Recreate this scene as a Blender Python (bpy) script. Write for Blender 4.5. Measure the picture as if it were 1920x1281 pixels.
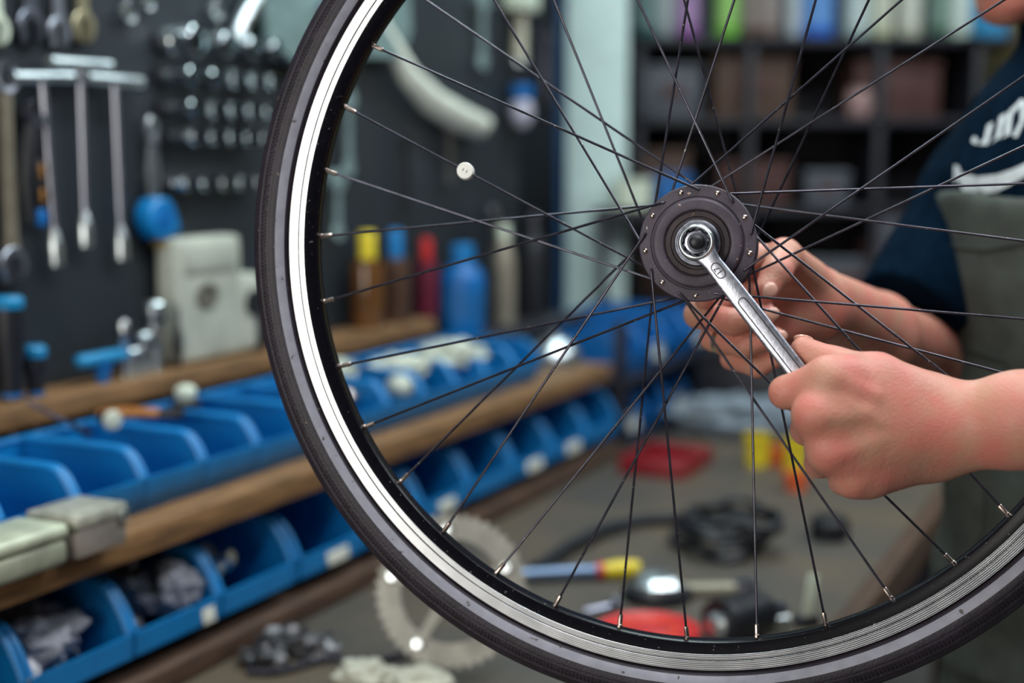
import bpy, bmesh, math, random
import numpy as np
from mathutils import Vector, Matrix
from mathutils.bvhtree import BVHTree
from mathutils import noise as mnoise

for o in list(bpy.data.objects):
    bpy.data.objects.remove(o, do_unlink=True)
random.seed(7)
SC = bpy.context.scene
COL = SC.collection
PI = math.pi

# ------------------------------------------------------------------ camera
FPX = 2666.667                      # 50 mm lens on a 36 mm wide frame, 1920 px
PITCH = math.atan(340 / FPX)        # looks a little down
EYE = Vector((0, 0, 1.35))
cam_data = bpy.data.cameras.new('camera')
cam = bpy.data.objects.new('camera', cam_data)
COL.objects.link(cam)
cam.location = EYE
cam.rotation_euler = (PI / 2 - PITCH, 0, 0)
cam_data.lens = 50
cam_data.sensor_width = 36
cam_data.clip_start = 0.05
cam_data.dof.use_dof = True
cam_data.dof.focus_distance = 1.045
cam_data.dof.aperture_fstop = 2.4
SC.camera = cam

# ------------------------------------------------------------------ world, lamps, exposure
SC.view_settings.view_transform = 'Standard'
SC.view_settings.look = 'None'
SC.view_settings.gamma = 1
SC.view_settings.use_curve_mapping = False
SC.view_settings.exposure = 0.0
world = bpy.data.worlds.new('world')
SC.world = world
world.use_nodes = True
wb = world.node_tree.nodes['Background']
wb.inputs['Color'].default_value = (0.50, 0.66, 0.80, 1)
wb.inputs['Strength'].default_value = 0.055


def area_lamp(name, loc, target, sx, sy, power, color):
    d = bpy.data.lights.new(name, 'AREA')
    d.shape = 'RECTANGLE'
    d.size, d.size_y = sx, sy
    d.energy = power
    d.color = color
    o = bpy.data.objects.new(name, d)
    COL.objects.link(o)
    o.location = loc
    o.rotation_euler = (Vector(target) - Vector(loc)).to_track_quat('-Z', 'Y').to_euler()
    return o


WANG = math.radians(25.4607)        # the bench wall runs off to the right at this angle
WROT = -WANG


def ceiling_tube(name, loc, length, power, color, w=0.22):
    """fluorescent fitting under the ceiling, running along the bench"""
    d = bpy.data.lights.new(name, 'AREA')
    d.shape = 'RECTANGLE'
    d.size, d.size_y = w, length
    d.energy = power
    d.color = color
    o = bpy.data.objects.new(name, d)
    COL.objects.link(o)
    o.location = loc
    o.rotation_euler = (0, 0, WROT)


# an unseen key lamp added at the left for the rim highlight, three rows of ceiling tubes, a lamp over the back shelves
area_lamp('key_lamp', (-1.15, -0.65, 1.50), (0.2, 1.1, 1.25), 0.9, 1.0, 25, (1.0, 0.96, 0.88))
ceiling_tube('ceiling_tube_bench', (0.15, 2.05, 2.55), 2.4, 27, (0.80, 0.97, 1.0))
ceiling_tube('ceiling_tube_aisle', (0.45, 0.85, 2.60), 2.0, 26, (0.95, 0.97, 1.0))
ceiling_tube('ceiling_tube_right', (1.55, 1.9, 2.45), 2.4, 30, (0.86, 0.95, 1.0))
area_lamp('shelf_lamp', (1.55, 3.35, 2.70), (1.45, 4.2, 1.5), 1.4, 0.3, 10, (0.78, 0.93, 1.0))

# ------------------------------------------------------------------ geometry of the place
RGT = Vector((1, 0, 0))
UPV = Vector((0, math.sin(PITCH), math.cos(PITCH)))
FWD = Vector((0, math.cos(PITCH), -math.sin(PITCH)))


def ray(x, y):
    return FWD + RGT * ((x - 960) / FPX) + UPV * ((640.5 - y) / FPX)


def at(x, y, depth):
    return EYE + ray(x, y) * depth


WD = Vector((math.sin(WANG), math.cos(WANG), 0))      # along the wall (u)
WN = Vector((math.cos(WANG), -math.sin(WANG), 0))     # out of the wall (v)
WO = Vector((-0.63, 1.7393, 0))
# objects on the wall turn by WROT: local x = out of wall, local y = along wall


def L(u, v, z):
    return WO + WD * u + WN * v + Vector((0, 0, z))


def on_wall(x, y, v):
    r = ray(x, y)
    t = (v - WN.dot(EYE - WO)) / WN.dot(r)
    q = EYE + r * t
    return WD.dot(q - WO), q.z


def on_level(x, y, z):
    r = ray(x, y)
    return EYE + r * ((z - EYE.z) / r.z)


# ------------------------------------------------------------------ helpers
def lin(c):
    return tuple((v / 255 / 12.92) if v / 255 <= 0.04045 else ((v / 255 + 0.055) / 1.055) ** 2.4 for v in c)


MATS = {}


def mat(name, rgb, rough=0.5, metal=0.0, var=0.12, scale=30, bump=0.0, bscale=200, spec=0.5,
        trans=0.0, alpha=1.0, coat=0.0, sss=0.0, rgb2=None, emit=0.0, streak=None, aniso=0.0, roughvar=0.0):
    """procedural material: noise-mottled colour, optional relief"""
    if name in MATS:
        return MATS[name]
    m = bpy.data.materials.new(name)
    m.use_nodes = True
    nt = m.node_tree
    b = nt.nodes['Principled BSDF']
    c = lin(rgb)
    tc = nt.nodes.new('ShaderNodeTexCoord')
    nz = nt.nodes.new('ShaderNodeTexNoise')
    nz.inputs['Scale'].default_value = scale
    nz.inputs['Detail'].default_value = 5
    src = tc.outputs['Object']
    if streak:
        mp = nt.nodes.new('ShaderNodeMapping')
        mp.inputs['Scale'].default_value = streak
        nt.links.new(src, mp.inputs['Vector'])
        src = mp.outputs['Vector']
    nt.links.new(src, nz.inputs['Vector'])
    rp = nt.nodes.new('ShaderNodeValToRGB')
    c2 = lin(rgb2) if rgb2 else tuple(min(1, v * (1 + var)) for v in c)
    c1 = c if rgb2 else tuple(v * (1 - var) for v in c)
    rp.color_ramp.elements[0].position = 0.35
    rp.color_ramp.elements[1].position = 0.65
    rp.color_ramp.elements[0].color = (*c1, 1)
    rp.color_ramp.elements[1].color = (*c2, 1)
    nt.links.new(nz.outputs['Fac'], rp.inputs['Fac'])
    nt.links.new(rp.outputs['Color'], b.inputs['Base Color'])
    b.inputs['Roughness'].default_value = rough
    b.inputs['Metallic'].default_value = metal
    b.inputs['Specular IOR Level'].default_value = spec
    b.inputs['Transmission Weight'].default_value = trans
    b.inputs['Alpha'].default_value = alpha
    b.inputs['Coat Weight'].default_value = coat
    if sss:
        b.inputs['Subsurface Weight'].default_value = sss
        b.inputs['Subsurface Radius'].default_value = (0.010, 0.0035, 0.002)
        b.inputs['Subsurface Scale'].default_value = 0.6
    if emit:
        nt.links.new(rp.outputs['Color'], b.inputs['Emission Color'])
        b.inputs['Emission Strength'].default_value = emit
    if bump:
        n2 = nt.nodes.new('ShaderNodeTexNoise')
        n2.inputs['Scale'].default_value = bscale
        n2.inputs['Detail'].default_value = 4
        nt.links.new(src, n2.inputs['Vector'])
        bp = nt.nodes.new('ShaderNodeBump')
        bp.inputs['Strength'].default_value = bump
        bp.inputs['Distance'].default_value = 0.001
        nt.links.new(n2.outputs['Fac'], bp.inputs['Height'])
        nt.links.new(bp.outputs['Normal'], b.inputs['Normal'])
    if roughvar:
        mr = nt.nodes.new('ShaderNodeMapRange')
        mr.inputs['To Min'].default_value = max(0.02, rough - roughvar)
        mr.inputs['To Max'].default_value = min(1, rough + roughvar)
        nt.links.new(nz.outputs['Fac'], mr.inputs['Value'])
        nt.links.new(mr.outputs['Result'], b.inputs['Roughness'])
    MATS[name] = m
    return m


def specks(m, rgb, scale=260, thr=0.72, rough=0.7):
    """dust and chips with a shape of their own, on top of a material's colour"""
    nt = m.node_tree
    b = nt.nodes['Principled BSDF']
    old = b.inputs['Base Color'].links[0].from_socket
    tc = nt.nodes.new('ShaderNodeTexCoord')
    nz = nt.nodes.new('ShaderNodeTexNoise')
    nz.inputs['Scale'].default_value = scale
    nz.inputs['Detail'].default_value = 2
    nt.links.new(tc.outputs['Object'], nz.inputs['Vector'])
    rp = nt.nodes.new('ShaderNodeValToRGB')
    rp.color_ramp.elements[0].position = thr
    rp.color_ramp.elements[1].position = thr + 0.03
    nt.links.new(nz.outputs['Fac'], rp.inputs['Fac'])
    mx = nt.nodes.new('ShaderNodeMix')
    mx.data_type = 'RGBA'
    mx.inputs[7].default_value = (*lin(rgb), 1)
    nt.links.new(rp.outputs['Color'], mx.inputs[0])
    nt.links.new(old, mx.inputs[6])
    nt.links.new(mx.outputs[2], b.inputs['Base Color'])
    return m


class MB:
    """collects shapes; build() links them as one mesh object"""

    def __init__(s):
        s.v, s.f = [], []

    def add(s, verts, faces, M=None):
        k = len(s.v)
        s.v += [tuple(M @ Vector(p)) if M else tuple(p) for p in verts]
        s.f += [tuple(i + k for i in f) for f in faces]
        return s

    def box(s, c, d, M=None):
        x, y, z = c
        a, b, h = d[0] / 2, d[1] / 2, d[2] / 2
        vs = [(x + i * a, y + j * b, z + k * h) for i in (-1, 1) for j in (-1, 1) for k in (-1, 1)]
        return s.add(vs, [(0, 1, 3, 2), (4, 6, 7, 5), (0, 4, 5, 1), (2, 3, 7, 6), (0, 2, 6, 4), (1, 5, 7, 3)], M)

    def rbox(s, c, d, r, M=None, n=2):
        bm = bmesh.new()
        bmesh.ops.create_cube(bm, size=1)
        for v in bm.verts:
            v.co = Vector((v.co.x * d[0] + c[0], v.co.y * d[1] + c[1], v.co.z * d[2] + c[2]))
        bmesh.ops.bevel(bm, geom=list(bm.edges), offset=min(r, min(d) * 0.45), segments=n, affect='EDGES', profile=0.5)
        bm.verts.index_update()
        s.add([v.co[:] for v in bm.verts], [[v.index for v in f.verts] for f in bm.faces], M)
        bm.free()
        return s

    def tube(s, pts, rad, n=8, M=None, cap=True, flat=1.0):
        pts = [Vector(p) for p in pts]
        if not hasattr(rad, '__len__'):
            rad = [rad] * len(pts)
        t0 = (pts[1] - pts[0]).normalized()
        nx = t0.orthogonal().normalized()
        vs, fs = [], []
        for i, p in enumerate(pts):
            t = (pts[min(i + 1, len(pts) - 1)] - pts[max(i - 1, 0)]).normalized()
            nx = (nx - t * nx.dot(t)).normalized()
            ny = t.cross(nx)
            for k in range(n):
                a = 2 * PI * k / n
                vs.append(p + nx * (rad[i] * math.cos(a)) + ny * (rad[i] * math.sin(a) * flat))
        for i in range(len(pts) - 1):
            for k in range(n):
                k2 = (k + 1) % n
                fs.append((i * n + k, i * n + k2, (i + 1) * n + k2, (i + 1) * n + k))
        if cap:
            fs.append(tuple(range(n - 1, -1, -1)))
            fs.append(tuple(range((len(pts) - 1) * n, len(pts) * n)))
        return s.add(vs, fs, M)

    def lathe(s, prof, n=24, M=None, closed=False, arc=None):
        """profile of (radius, z) turned about z"""
        vs, fs = [], []
        m = len(prof)
        for k in range(n):
            a = 2 * PI * k / n
            ca, sa = math.cos(a), math.sin(a)
            vs += [(r * ca, r * sa, z) for r, z in prof]
        for k in range(n):
            k2 = (k + 1) % n
            for i in range(m if closed else m - 1):
                j = (i + 1) % m
                fs.append((k * m + i, k2 * m + i, k2 * m + j, k * m + j))
        if not closed:
            if prof[0][0] > 1e-6:
                fs.append(tuple(k * m for k in range(n - 1, -1, -1)))
            if prof[-1][0] > 1e-6:
                fs.append(tuple(k * m + m - 1 for k in range(n)))
        return s.add(vs, fs, M)

    def prism(s, poly, h0, h1, M=None, bev=0.0):
        """polygon in xy, from z=h0 to z=h1, with an optional chamfer on both rims"""
        n = len(poly)
        P = [Vector((p[0], p[1])) for p in poly]
        area = sum(P[i].x * P[(i + 1) % n].y - P[(i + 1) % n].x * P[i].y for i in range(n))
        if area < 0:
            P.reverse()
        if bev:
            ins = []
            for i in range(n):
                e1 = (P[i] - P[i - 1]).normalized()
                e2 = (P[(i + 1) % n] - P[i]).normalized()
                n1, n2 = Vector((-e1.y, e1.x)), Vector((-e2.y, e2.x))
                b = n1 + n2
                b = b / max(0.5, b.length_squared) * 2 if b.length > 1e-6 else n1
                ins.append(P[i] + b * bev)
            lv = [(ins, h0), (P, h0 + bev), (P, h1 - bev), (ins, h1)]
        else:
            lv = [(P, h0), (P, h1)]
        vs = [(p.x, p.y, z) for ring, z in lv for p in ring]
        fs = [tuple(range(n - 1, -1, -1)), tuple(range((len(lv) - 1) * n, len(lv) * n))]
        for l in range(len(lv) - 1):
            for i in range(n):
                j = (i + 1) % n
                fs.append((l * n + i, l * n + j, (l + 1) * n + j, (l + 1) * n + i))
        return s.add(vs, fs, M)

    def ball(s, c, r, n=12, M=None, sq=(1, 1, 1), nz=0.0, seed=0, sub=2):
        bm = bmesh.new()
        bmesh.ops.create_icosphere(bm, subdivisions=sub, radius=1)
        vs = []
        for v in bm.verts:
            k = 1 + (nz * mnoise.noise(v.co * 2.1 + Vector((seed, seed * 2, 3))) + nz * 0.6 * mnoise.noise(v.co * 5 + Vector((seed, 1, 3))) if nz else 0)
            vs.append((c[0] + v.co.x * r * sq[0] * k, c[1] + v.co.y * r * sq[1] * k, c[2] + v.co.z * r * sq[2] * k))
        bm.verts.index_update()
        s.add(vs, [[v.index for v in f.verts] for f in bm.faces], M)
        bm.free()
        return s

    def build(s, name, m, parent=None, smooth=True, sharp=32, loc=None, rotz=None):
        me = bpy.data.meshes.new(name)
        me.from_pydata(s.v, [], s.f)
        me.validate()
        if smooth:
            for p in me.polygons:
                p.use_smooth = True
            me.set_sharp_from_angle(angle=math.radians(sharp))
        me.materials.append(m)
        o = bpy.data.objects.new(name, me)
        COL.objects.link(o)
        if parent:
            o.parent = parent
        if loc is not None:
            o.location = loc
        if rotz is not None:
            o.rotation_euler = (0, 0, rotz)
        return o


def tag(o, label, cat, group=None, kind=None):
    if label:
        o['label'] = label
    if cat:
        o['category'] = cat
    if group:
        o['group'] = group
    if kind:
        o['kind'] = kind
    return o


def thing(name, label, cat, loc=(0, 0, 0), rotz=0.0, group=None, rot=None, matrix=None):
    o = bpy.data.objects.new(name, None)
    o.empty_display_size = 0.02
    COL.objects.link(o)
    if matrix is not None:
        o.matrix_world = matrix
    else:
        o.location = loc
        o.rotation_euler = rot if rot else (0, 0, rotz)
    return tag(o, label, cat, group)


def struct(name, mb, m, label, parent=None):
    o = mb.build(name, m, parent)
    if not parent:
        o['kind'] = 'structure'
        o['label'] = label
    return o


def frame(origin, x, z):
    """matrix with the given x and z axes"""
    z = Vector(z).normalized()
    x = Vector(x)
    x = (x - z * x.dot(z)).normalized()
    y = z.cross(x)
    return Matrix(((x.x, y.x, z.x, origin[0]), (x.y, y.y, z.y, origin[1]), (x.z, y.z, z.z, origin[2]), (0, 0, 0, 1)))


def circ(cx, cy, r, a0, a1, n):
    return [(cx + r * math.cos(a0 + (a1 - a0) * i / n), cy + r * math.sin(a0 + (a1 - a0) * i / n)) for i in range(n + 1)]


def rot_axis(deg, ax):
    return Matrix.Rotation(math.radians(deg), 4, ax)


# ------------------------------------------------------------------ signed-distance bodies (skin, cloth) meshed with surface nets
def sd_cone(P, a, b, ra, rb):
    a, b = np.array(a, np.float32), np.array(b, np.float32)
    ab = b - a
    t = np.clip(((P - a) @ ab) / np.float32(max(1e-12, ab @ ab)), 0, 1)
    q = P - a - t[..., None] * ab
    return np.sqrt(np.einsum('...i,...i', q, q)) - (np.float32(ra) + np.float32(rb - ra) * t)


def smin(a, b, k):
    h = np.clip(0.5 + 0.5 * (b - a) / k, 0, 1)
    return b + (a - b) * h - k * h * (1 - h)


def spans(*segs):
    """grid coordinates along one axis: (start, end, step) runs joined end to end"""
    out = []
    for a, b, st in segs:
        n = max(1, int(round((b - a) / st)))
        out += [a + (b - a) * i / n for i in range(n)]
    out.append(segs[-1][1])
    return np.array(out, np.float32)


def surface_nets(fields, g):
    """fields: (function, low corner, high corner); g: three coordinate arrays (may be unevenly spaced)"""
    n = np.array([len(a) for a in g])
    S = np.full(tuple(n), 0.05, np.float32)
    for fn, lo, hi in fields:
        r = [(max(0, int(np.searchsorted(g[i], lo[i])) - 1), min(n[i], int(np.searchsorted(g[i], hi[i])) + 1)) for i in range(3)]
        slab = max(1, int(400000 // max(1, (r[1][1] - r[1][0]) * (r[2][1] - r[2][0]))))
        for i in range(r[0][0], r[0][1], slab):
            e = min(i + slab, r[0][1])
            X = np.stack(np.meshgrid(g[0][i:e], g[1][r[1][0]:r[1][1]], g[2][r[2][0]:r[2][1]], indexing='ij'), -1)
            sl = (slice(i, e), slice(*r[1]), slice(*r[2]))
            S[sl] = np.minimum(S[sl], fn(X))
    neg = S < 0
    nc = n - 1
    acc = np.zeros((*nc, 3), np.float32)
    cnt = np.zeros(tuple(nc), np.float32)
    offs = [(i, j, k) for i in (0, 1) for j in (0, 1) for k in (0, 1)]

    def cut(A, o):
        return A[o[0]:o[0] + nc[0], o[1]:o[1] + nc[1], o[2]:o[2] + nc[2]]
    for o in offs:
        for ax in range(3):
            if o[ax]:
                continue
            o2 = list(o)
            o2[ax] = 1
            a, b = cut(S, o), cut(S, o2)
            ch = cut(neg, o) != cut(neg, o2)
            t = np.where(ch, a / np.where(ch, a - b, 1), 0)
            for c in range(3):
                acc[..., c] += ch * ((o[c]) if c != ax else t)
            cnt += ch
    act = cnt > 0
    idx = -np.ones(tuple(nc), np.int64)
    idx[act] = np.arange(act.sum())
    ijk = np.argwhere(act)
    fr = acc[act] / cnt[act][:, None]
    verts = np.stack([g[i][ijk[:, i]] + fr[:, i] * (g[i][ijk[:, i] + 1] - g[i][ijk[:, i]]) for i in range(3)], 1).astype(float)
    faces = []
    for ax in range(3):
        b, c = (ax + 1) % 3, (ax + 2) % 3
        sl = [slice(None)] * 3
        sl2 = [slice(None)] * 3
        sl[ax] = slice(0, n[ax] - 1)
        sl2[ax] = slice(1, n[ax])
        n0, n1 = neg[tuple(sl)], neg[tuple(sl2)]
        ch = n0 != n1
        e = np.argwhere(ch)
        ok = (e[:, b] > 0) & (e[:, c] > 0) & (e[:, b] < nc[b]) & (e[:, c] < nc[c])
        e = e[ok]
        flip = n0[tuple(e.T)]

        def cell(db, dc):
            q = e.copy()
            q[:, b] -= db
            q[:, c] -= dc
            return idx[tuple(q.T)]
        q = np.stack([cell(1, 1), cell(0, 1), cell(0, 0), cell(1, 0)], 1)
        q[~flip] = q[~flip][:, ::-1]
        faces.append(q)
    return verts, np.concatenate(faces)


def np_object(name, V, Fq, m, parent=None, smooth_it=0):
    me = bpy.data.meshes.new(name)
    me.from_pydata(V.tolist(), [], Fq.tolist())
    for p in me.polygons:
        p.use_smooth = True
    me.materials.append(m)
    o = bpy.data.objects.new(name, me)
    COL.objects.link(o)
    if parent:
        o.parent = parent
    return o


def relax(V, Fq, it=2, w=0.5):
    """a little Laplacian smoothing"""
    V = V.copy()
    E = np.concatenate([Fq[:, [0, 1]], Fq[:, [1, 2]], Fq[:, [2, 3]], Fq[:, [3, 0]]])
    for _ in range(it):
        A = np.zeros_like(V)
        C = np.zeros(len(V))
        np.add.at(A, E[:, 0], V[E[:, 1]])
        np.add.at(A, E[:, 1], V[E[:, 0]])
        np.add.at(C, E[:, 0], 1)
        np.add.at(C, E[:, 1], 1)
        V += w * (A / np.maximum(C, 1)[:, None] - V)
    return V

# ------------------------------------------------------------------ materials
M_RUBBER = specks(mat('tyre_rubber', (38, 31, 42), rough=0.55, var=0.25, scale=60, bump=0.35, bscale=500), (120, 105, 95), scale=180, thr=0.74)
M_STRIPE = specks(mat('reflective_stripe', (150, 150, 162), rough=0.5, var=0.10, scale=80), (80, 72, 70), scale=150, thr=0.71)
M_RIMBLK = specks(mat('rim_black', (12, 11, 18), rough=0.25, var=0.2, scale=120, spec=0.2), (110, 105, 108), scale=330, thr=0.70)
M_TRACK = mat('brushed_aluminium', (222, 223, 226), rough=0.30, metal=1.0, var=0.06, scale=40, roughvar=0.06)
M_SPOKE = specks(mat('black_spoke', (58, 56, 66), rough=0.34, metal=0.6, var=0.3, scale=90), (150, 145, 140), scale=420, thr=0.70)
M_NIPPLE = mat('nickel_nipple', (196, 178, 168), rough=0.28, metal=1.0, var=0.15, scale=200)
M_HUB = specks(specks(mat('hub_black', (72, 63, 76), rough=0.52, var=0.18, scale=70, bump=0.2, bscale=700), (185, 150, 135), scale=210, thr=0.715), (225, 222, 215), scale=120, thr=0.74)
M_HUBIN = specks(mat('hub_recess', (52, 42, 46), rough=0.5, var=0.3, scale=120, metal=0.2), (120, 85, 70), scale=160, thr=0.70)
M_STEEL = mat('worn_steel', (150, 152, 165), rough=0.32, metal=1.0, var=0.25, scale=150, roughvar=0.1)
M_DARKSTEEL = mat('dark_steel', (70, 68, 76), rough=0.4, metal=0.85, var=0.3, scale=120)
M_CHROME = mat('satin_chrome', (190, 192, 204), rough=0.34, metal=1.0, var=0.08, scale=300, bump=0.12, bscale=900, roughvar=0.08)
M_CHROME2 = mat('polished_chrome', (218, 226, 228), rough=0.3, metal=1.0, var=0.1, scale=60)
M_SOCKET = mat('mirror_chrome', (222, 230, 232), rough=0.14, metal=1.0, var=0.06, scale=60)
M_ENGRAVE = mat('engraved_line', (44, 34, 42), rough=0.7, var=0.2)
M_WOOD = mat('bench_wood', (122, 88, 54), rough=0.65, var=0.35, scale=9, streak=(14, 1.5, 14), bump=0.3, bscale=40)
M_WOOD2 = mat('dark_wood', (74, 52, 38), rough=0.65, var=0.35, scale=9, streak=(14, 1.5, 14), bump=0.3, bscale=40)
M_PEG = mat('board_paint', (42, 48, 54), rough=0.48, var=0.14, scale=5)
M_BLUE = mat('blue_plastic', (0, 113, 176), rough=0.45, var=0.15, scale=14, spec=0.5)
M_BLUE2 = mat('deep_blue_plastic', (0, 96, 165), rough=0.42, var=0.15, scale=14)
M_CYAN = mat('cyan_plastic', (20, 128, 178), rough=0.4, var=0.1, scale=20)
M_BLACKP = mat('black_plastic', (24, 25, 31), rough=0.45, var=0.2, scale=40)
M_WHITEP = mat('white_plastic', (190, 194, 178), rough=0.45, var=0.07, scale=12)
M_CREAM = mat('cream_plastic', (206, 214, 194), rough=0.5, var=0.08, scale=6)
M_BENCH = mat('bench_mat', (66, 63, 59), rough=0.6, var=0.22, scale=5, rgb2=(88, 76, 60), bump=0.2, bscale=60)
M_DARK = mat('dark_cabinet', (28, 26, 34), rough=0.55, var=0.15, scale=6)
M_WALL = mat('dim_plaster', (70, 74, 80), rough=0.8, var=0.1, scale=4)
M_FLOOR = mat('concrete_floor', (92, 90, 86), rough=0.7, var=0.2, scale=4, bump=0.2, bscale=30)
M_RED = mat('red_plastic', (190, 34, 34), rough=0.4, var=0.1, scale=20)
M_YELLOW = mat('yellow_plastic', (214, 190, 40), rough=0.4, var=0.1, scale=20)
M_ORANGE = mat('orange_plastic', (214, 96, 52), rough=0.4, var=0.1, scale=20)
M_PAPER = mat('paper_card', (214, 214, 200), rough=0.7, var=0.06, scale=30)
M_BAG = mat('clear_bag', (150, 152, 162), rough=0.22, var=0.35, scale=25, spec=0.7, alpha=1.0)
M_BAGD = mat('smoky_bag', (70, 74, 86), rough=0.25, var=0.4, scale=25, spec=0.7)
M_RAG = mat('cream_rag', (176, 174, 158), rough=0.85, var=0.12, scale=25, bump=0.4, bscale=300)

# ------------------------------------------------------------------ the room
struct('floor', MB().box((1.0, 2.2, -0.05), (7, 7.6, 0.1)), M_FLOOR, 'grey concrete workshop floor')
w = MB().box((0, 0, 0), (0.12, 3.9, 2.9)).build('wall_left', M_WALL, loc=L(-0.41, -0.10, 1.45), rotz=WROT)
w['kind'] = 'structure'
w['label'] = 'dim plastered wall behind the tool board'
w = MB().box((0, 0, 0), (5.4, 0.12, 2.9)).build('wall_back', M_WALL, loc=(2.3, 5.0, 1.45))
w['kind'] = 'structure'
w['label'] = 'dark back wall of the workshop'

# ------------------------------------------------------------------ the wheel
CAMM = Matrix(((RGT.x, UPV.x, -FWD.x, EYE.x), (RGT.y, UPV.y, -FWD.y, EYE.y), (RGT.z, UPV.z, -FWD.z, EYE.z), (0, 0, 0, 1)))
rv = Vector((0.03396501, -0.18742456, 0.02125083))
WHEEL_M = CAMM @ (Matrix.Translation((0.14095187, 0.07258674, -1.06488125)) @ Matrix.Rotation(rv.length, 4, rv.normalized()))
wheel = thing('bicycle_wheel', 'black spoked bicycle wheel held up in front of the mechanic', 'wheel', matrix=WHEEL_M)

# rim: black box section with two machined braking bands on each side
NS = 288
rim_prof = [(0.2978, 0.0), (0.2980, 0.0062), (0.2988, 0.0076), (0.3060, 0.0108), (0.3190, 0.0117), (0.3194, 0.0105), (0.3194, -0.0105),
            (0.3190, -0.0117), (0.3060, -0.0108), (0.2988, -0.0076), (0.2980, -0.0062)]
rim = MB().lathe(rim_prof, NS, closed=True).build('rim', M_RIMBLK, wheel)


def band(r0, r1, sgn, ridges):
    pr = []
    n = ridges * 4
    zb = lambda r: 0.0108 + (r - 0.306) / 0.013 * 0.0009
    pr.append((r0, zb(r0) - 0.0006))
    for i in range(n + 1):
        r = r0 + (r1 - r0) * i / n
        pr.append((r, zb(r) + 0.00022 + 0.00007 * math.sin(i * PI / 2)))
    pr.append((r1, zb(r1) - 0.0006))
    return [(r, z * sgn) for r, z in pr]


for sgn in (1, -1):
    for r0, r1, k in ((0.3067, 0.31065, 3), (0.3115, 0.3184, 5)):
        b = MB().lathe(band(r0, r1, sgn, k), NS, closed=True).build('braking_band', M_TRACK, rim, sharp=80)
        b['label'] = 'bare machined aluminium braking band of the rim'
# tyre
tp = []
for i in range(121):
    t = math.radians(-152 + 304 * i / 120)
    d = math.degrees(abs(t))
    k = 0.0165
    if d < 58:                      # fine ribs of the tread
        k += 0.00035 * math.sin(d / 58 * PI * 7)
    if 60 < d < 66:
        k -= 0.0005
    if 84 < d < 88:
        k -= 0.0003
    tp.append((0.3335 + k * math.cos(t) * 1.02, k * math.sin(t)))
tyre = MB().lathe(tp, NS, closed=True).build('tyre', M_RUBBER, wheel, sharp=60)
for sgn in (1, -1):
    sp = []
    for i in range(9):
        t = math.radians(106 + 25 * i / 8)
        sp.append((0.3335 + 0.01675 * math.cos(t), sgn * 0.01675 * math.sin(t)))
    for i in range(8, -1, -1):
        t = math.radians(106 + 25 * i / 8)
        sp.append((0.3335 + 0.0160 * math.cos(t), sgn * 0.0160 * math.sin(t)))
    s = MB().lathe(sp, NS, closed=True).build('reflective_stripe', M_STRIPE, tyre, sharp=60)
    s['label'] = 'pale grey reflective stripe on the tyre sidewall'
nb = MB()
for sgn in (1, -1):
    for i in range(720):
        if random.random() < 0.12:
            continue
        M = Matrix.Rotation(2 * PI * i / 720, 4, 'Z') @ Matrix.Translation((0.3335, 0, 0)) @ Matrix.Rotation(math.radians(-72 * sgn), 4, 'Y')
        nb.box((0.0166, 0, 0), (0.0009, 0.0013, 0.0042 + random.random() * 0.0012), M)
s = nb.build('tread_notches', M_RUBBER, tyre, smooth=False)
s['kind'] = 'stuff'

# hub
hub = MB().lathe([(0.0, -0.031), (0.026, -0.031), (0.024, -0.026), (0.0205, -0.018), (0.0195, 0), (0.0205, 0.018), (0.024, 0.026), (0.026, 0.031), (0.0, 0.031)], 64).build('hub', M_HUB, wheel)
for sgn in (1, -1):
    S = Matrix.Diagonal((1, 1, sgn, 1))
    fl = MB().lathe([(0.0, 0.0305), (0.0415, 0.0305), (0.0426, 0.0314), (0.0426, 0.0330), (0.0418, 0.0340), (0.0342, 0.0342), (0.0336, 0.0334), (0.0329, 0.0334),
                     (0.0325, 0.0358), (0.0310, 0.0370), (0.0262, 0.0376), (0.0246, 0.0372), (0.0240, 0.0352), (0.0, 0.0352)], 96, S)
    fl = fl.build('spoke_flange', M_HUB, hub, sharp=25)
    cu = MB().lathe([(0.0, 0.0345), (0.0238, 0.0353), (0.0228, 0.0362), (0.0195, 0.0362), (0.0188, 0.0354), (0.0172, 0.0354), (0.0170, 0.0372), (0.0, 0.0372)], 72, S)
    cu.build('dust_cap', M_HUBIN, hub, sharp=25)
    lr = MB().lathe([(0.0, 0.0370), (0.0166, 0.0370), (0.0168, 0.0392), (0.0160, 0.0402), (0.0148, 0.0402), (0.0145, 0.0394), (0.0138, 0.0394), (0.0135, 0.0412), (0.0118, 0.0420), (0.0, 0.0420)], 64, S)
    lr.build('lock_ring', M_STEEL, hub, sharp=25)
    hexp = [(0.0097 * math.cos(a), 0.0097 * math.sin(a)) for a in [PI / 3 * i + 0.2 for i in range(6)]]
    MB().prism(hexp, 0.0420, 0.0500, S, bev=0.0006).lathe([(0, 0.0495), (0.0083, 0.0499), (0.0080, 0.0506), (0.0066, 0.0508), (0.0062, 0.0500), (0, 0.0500)], 40, S).build('axle_nut', M_STEEL, hub)
    MB().lathe([(0, 0.049), (0.0050, 0.049), (0.0050, 0.0540), (0.0046, 0.0552), (0.0034, 0.0560), (0.0015, 0.0564), (0, 0.0565)], 32, S).build('axle', M_BLACKP if sgn > 0 else M_DARKSTEEL, hub, sharp=60)

# 36 spokes, three-cross, each with its nipple and head
RH, RN = 0.0383, 0.2985


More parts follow.
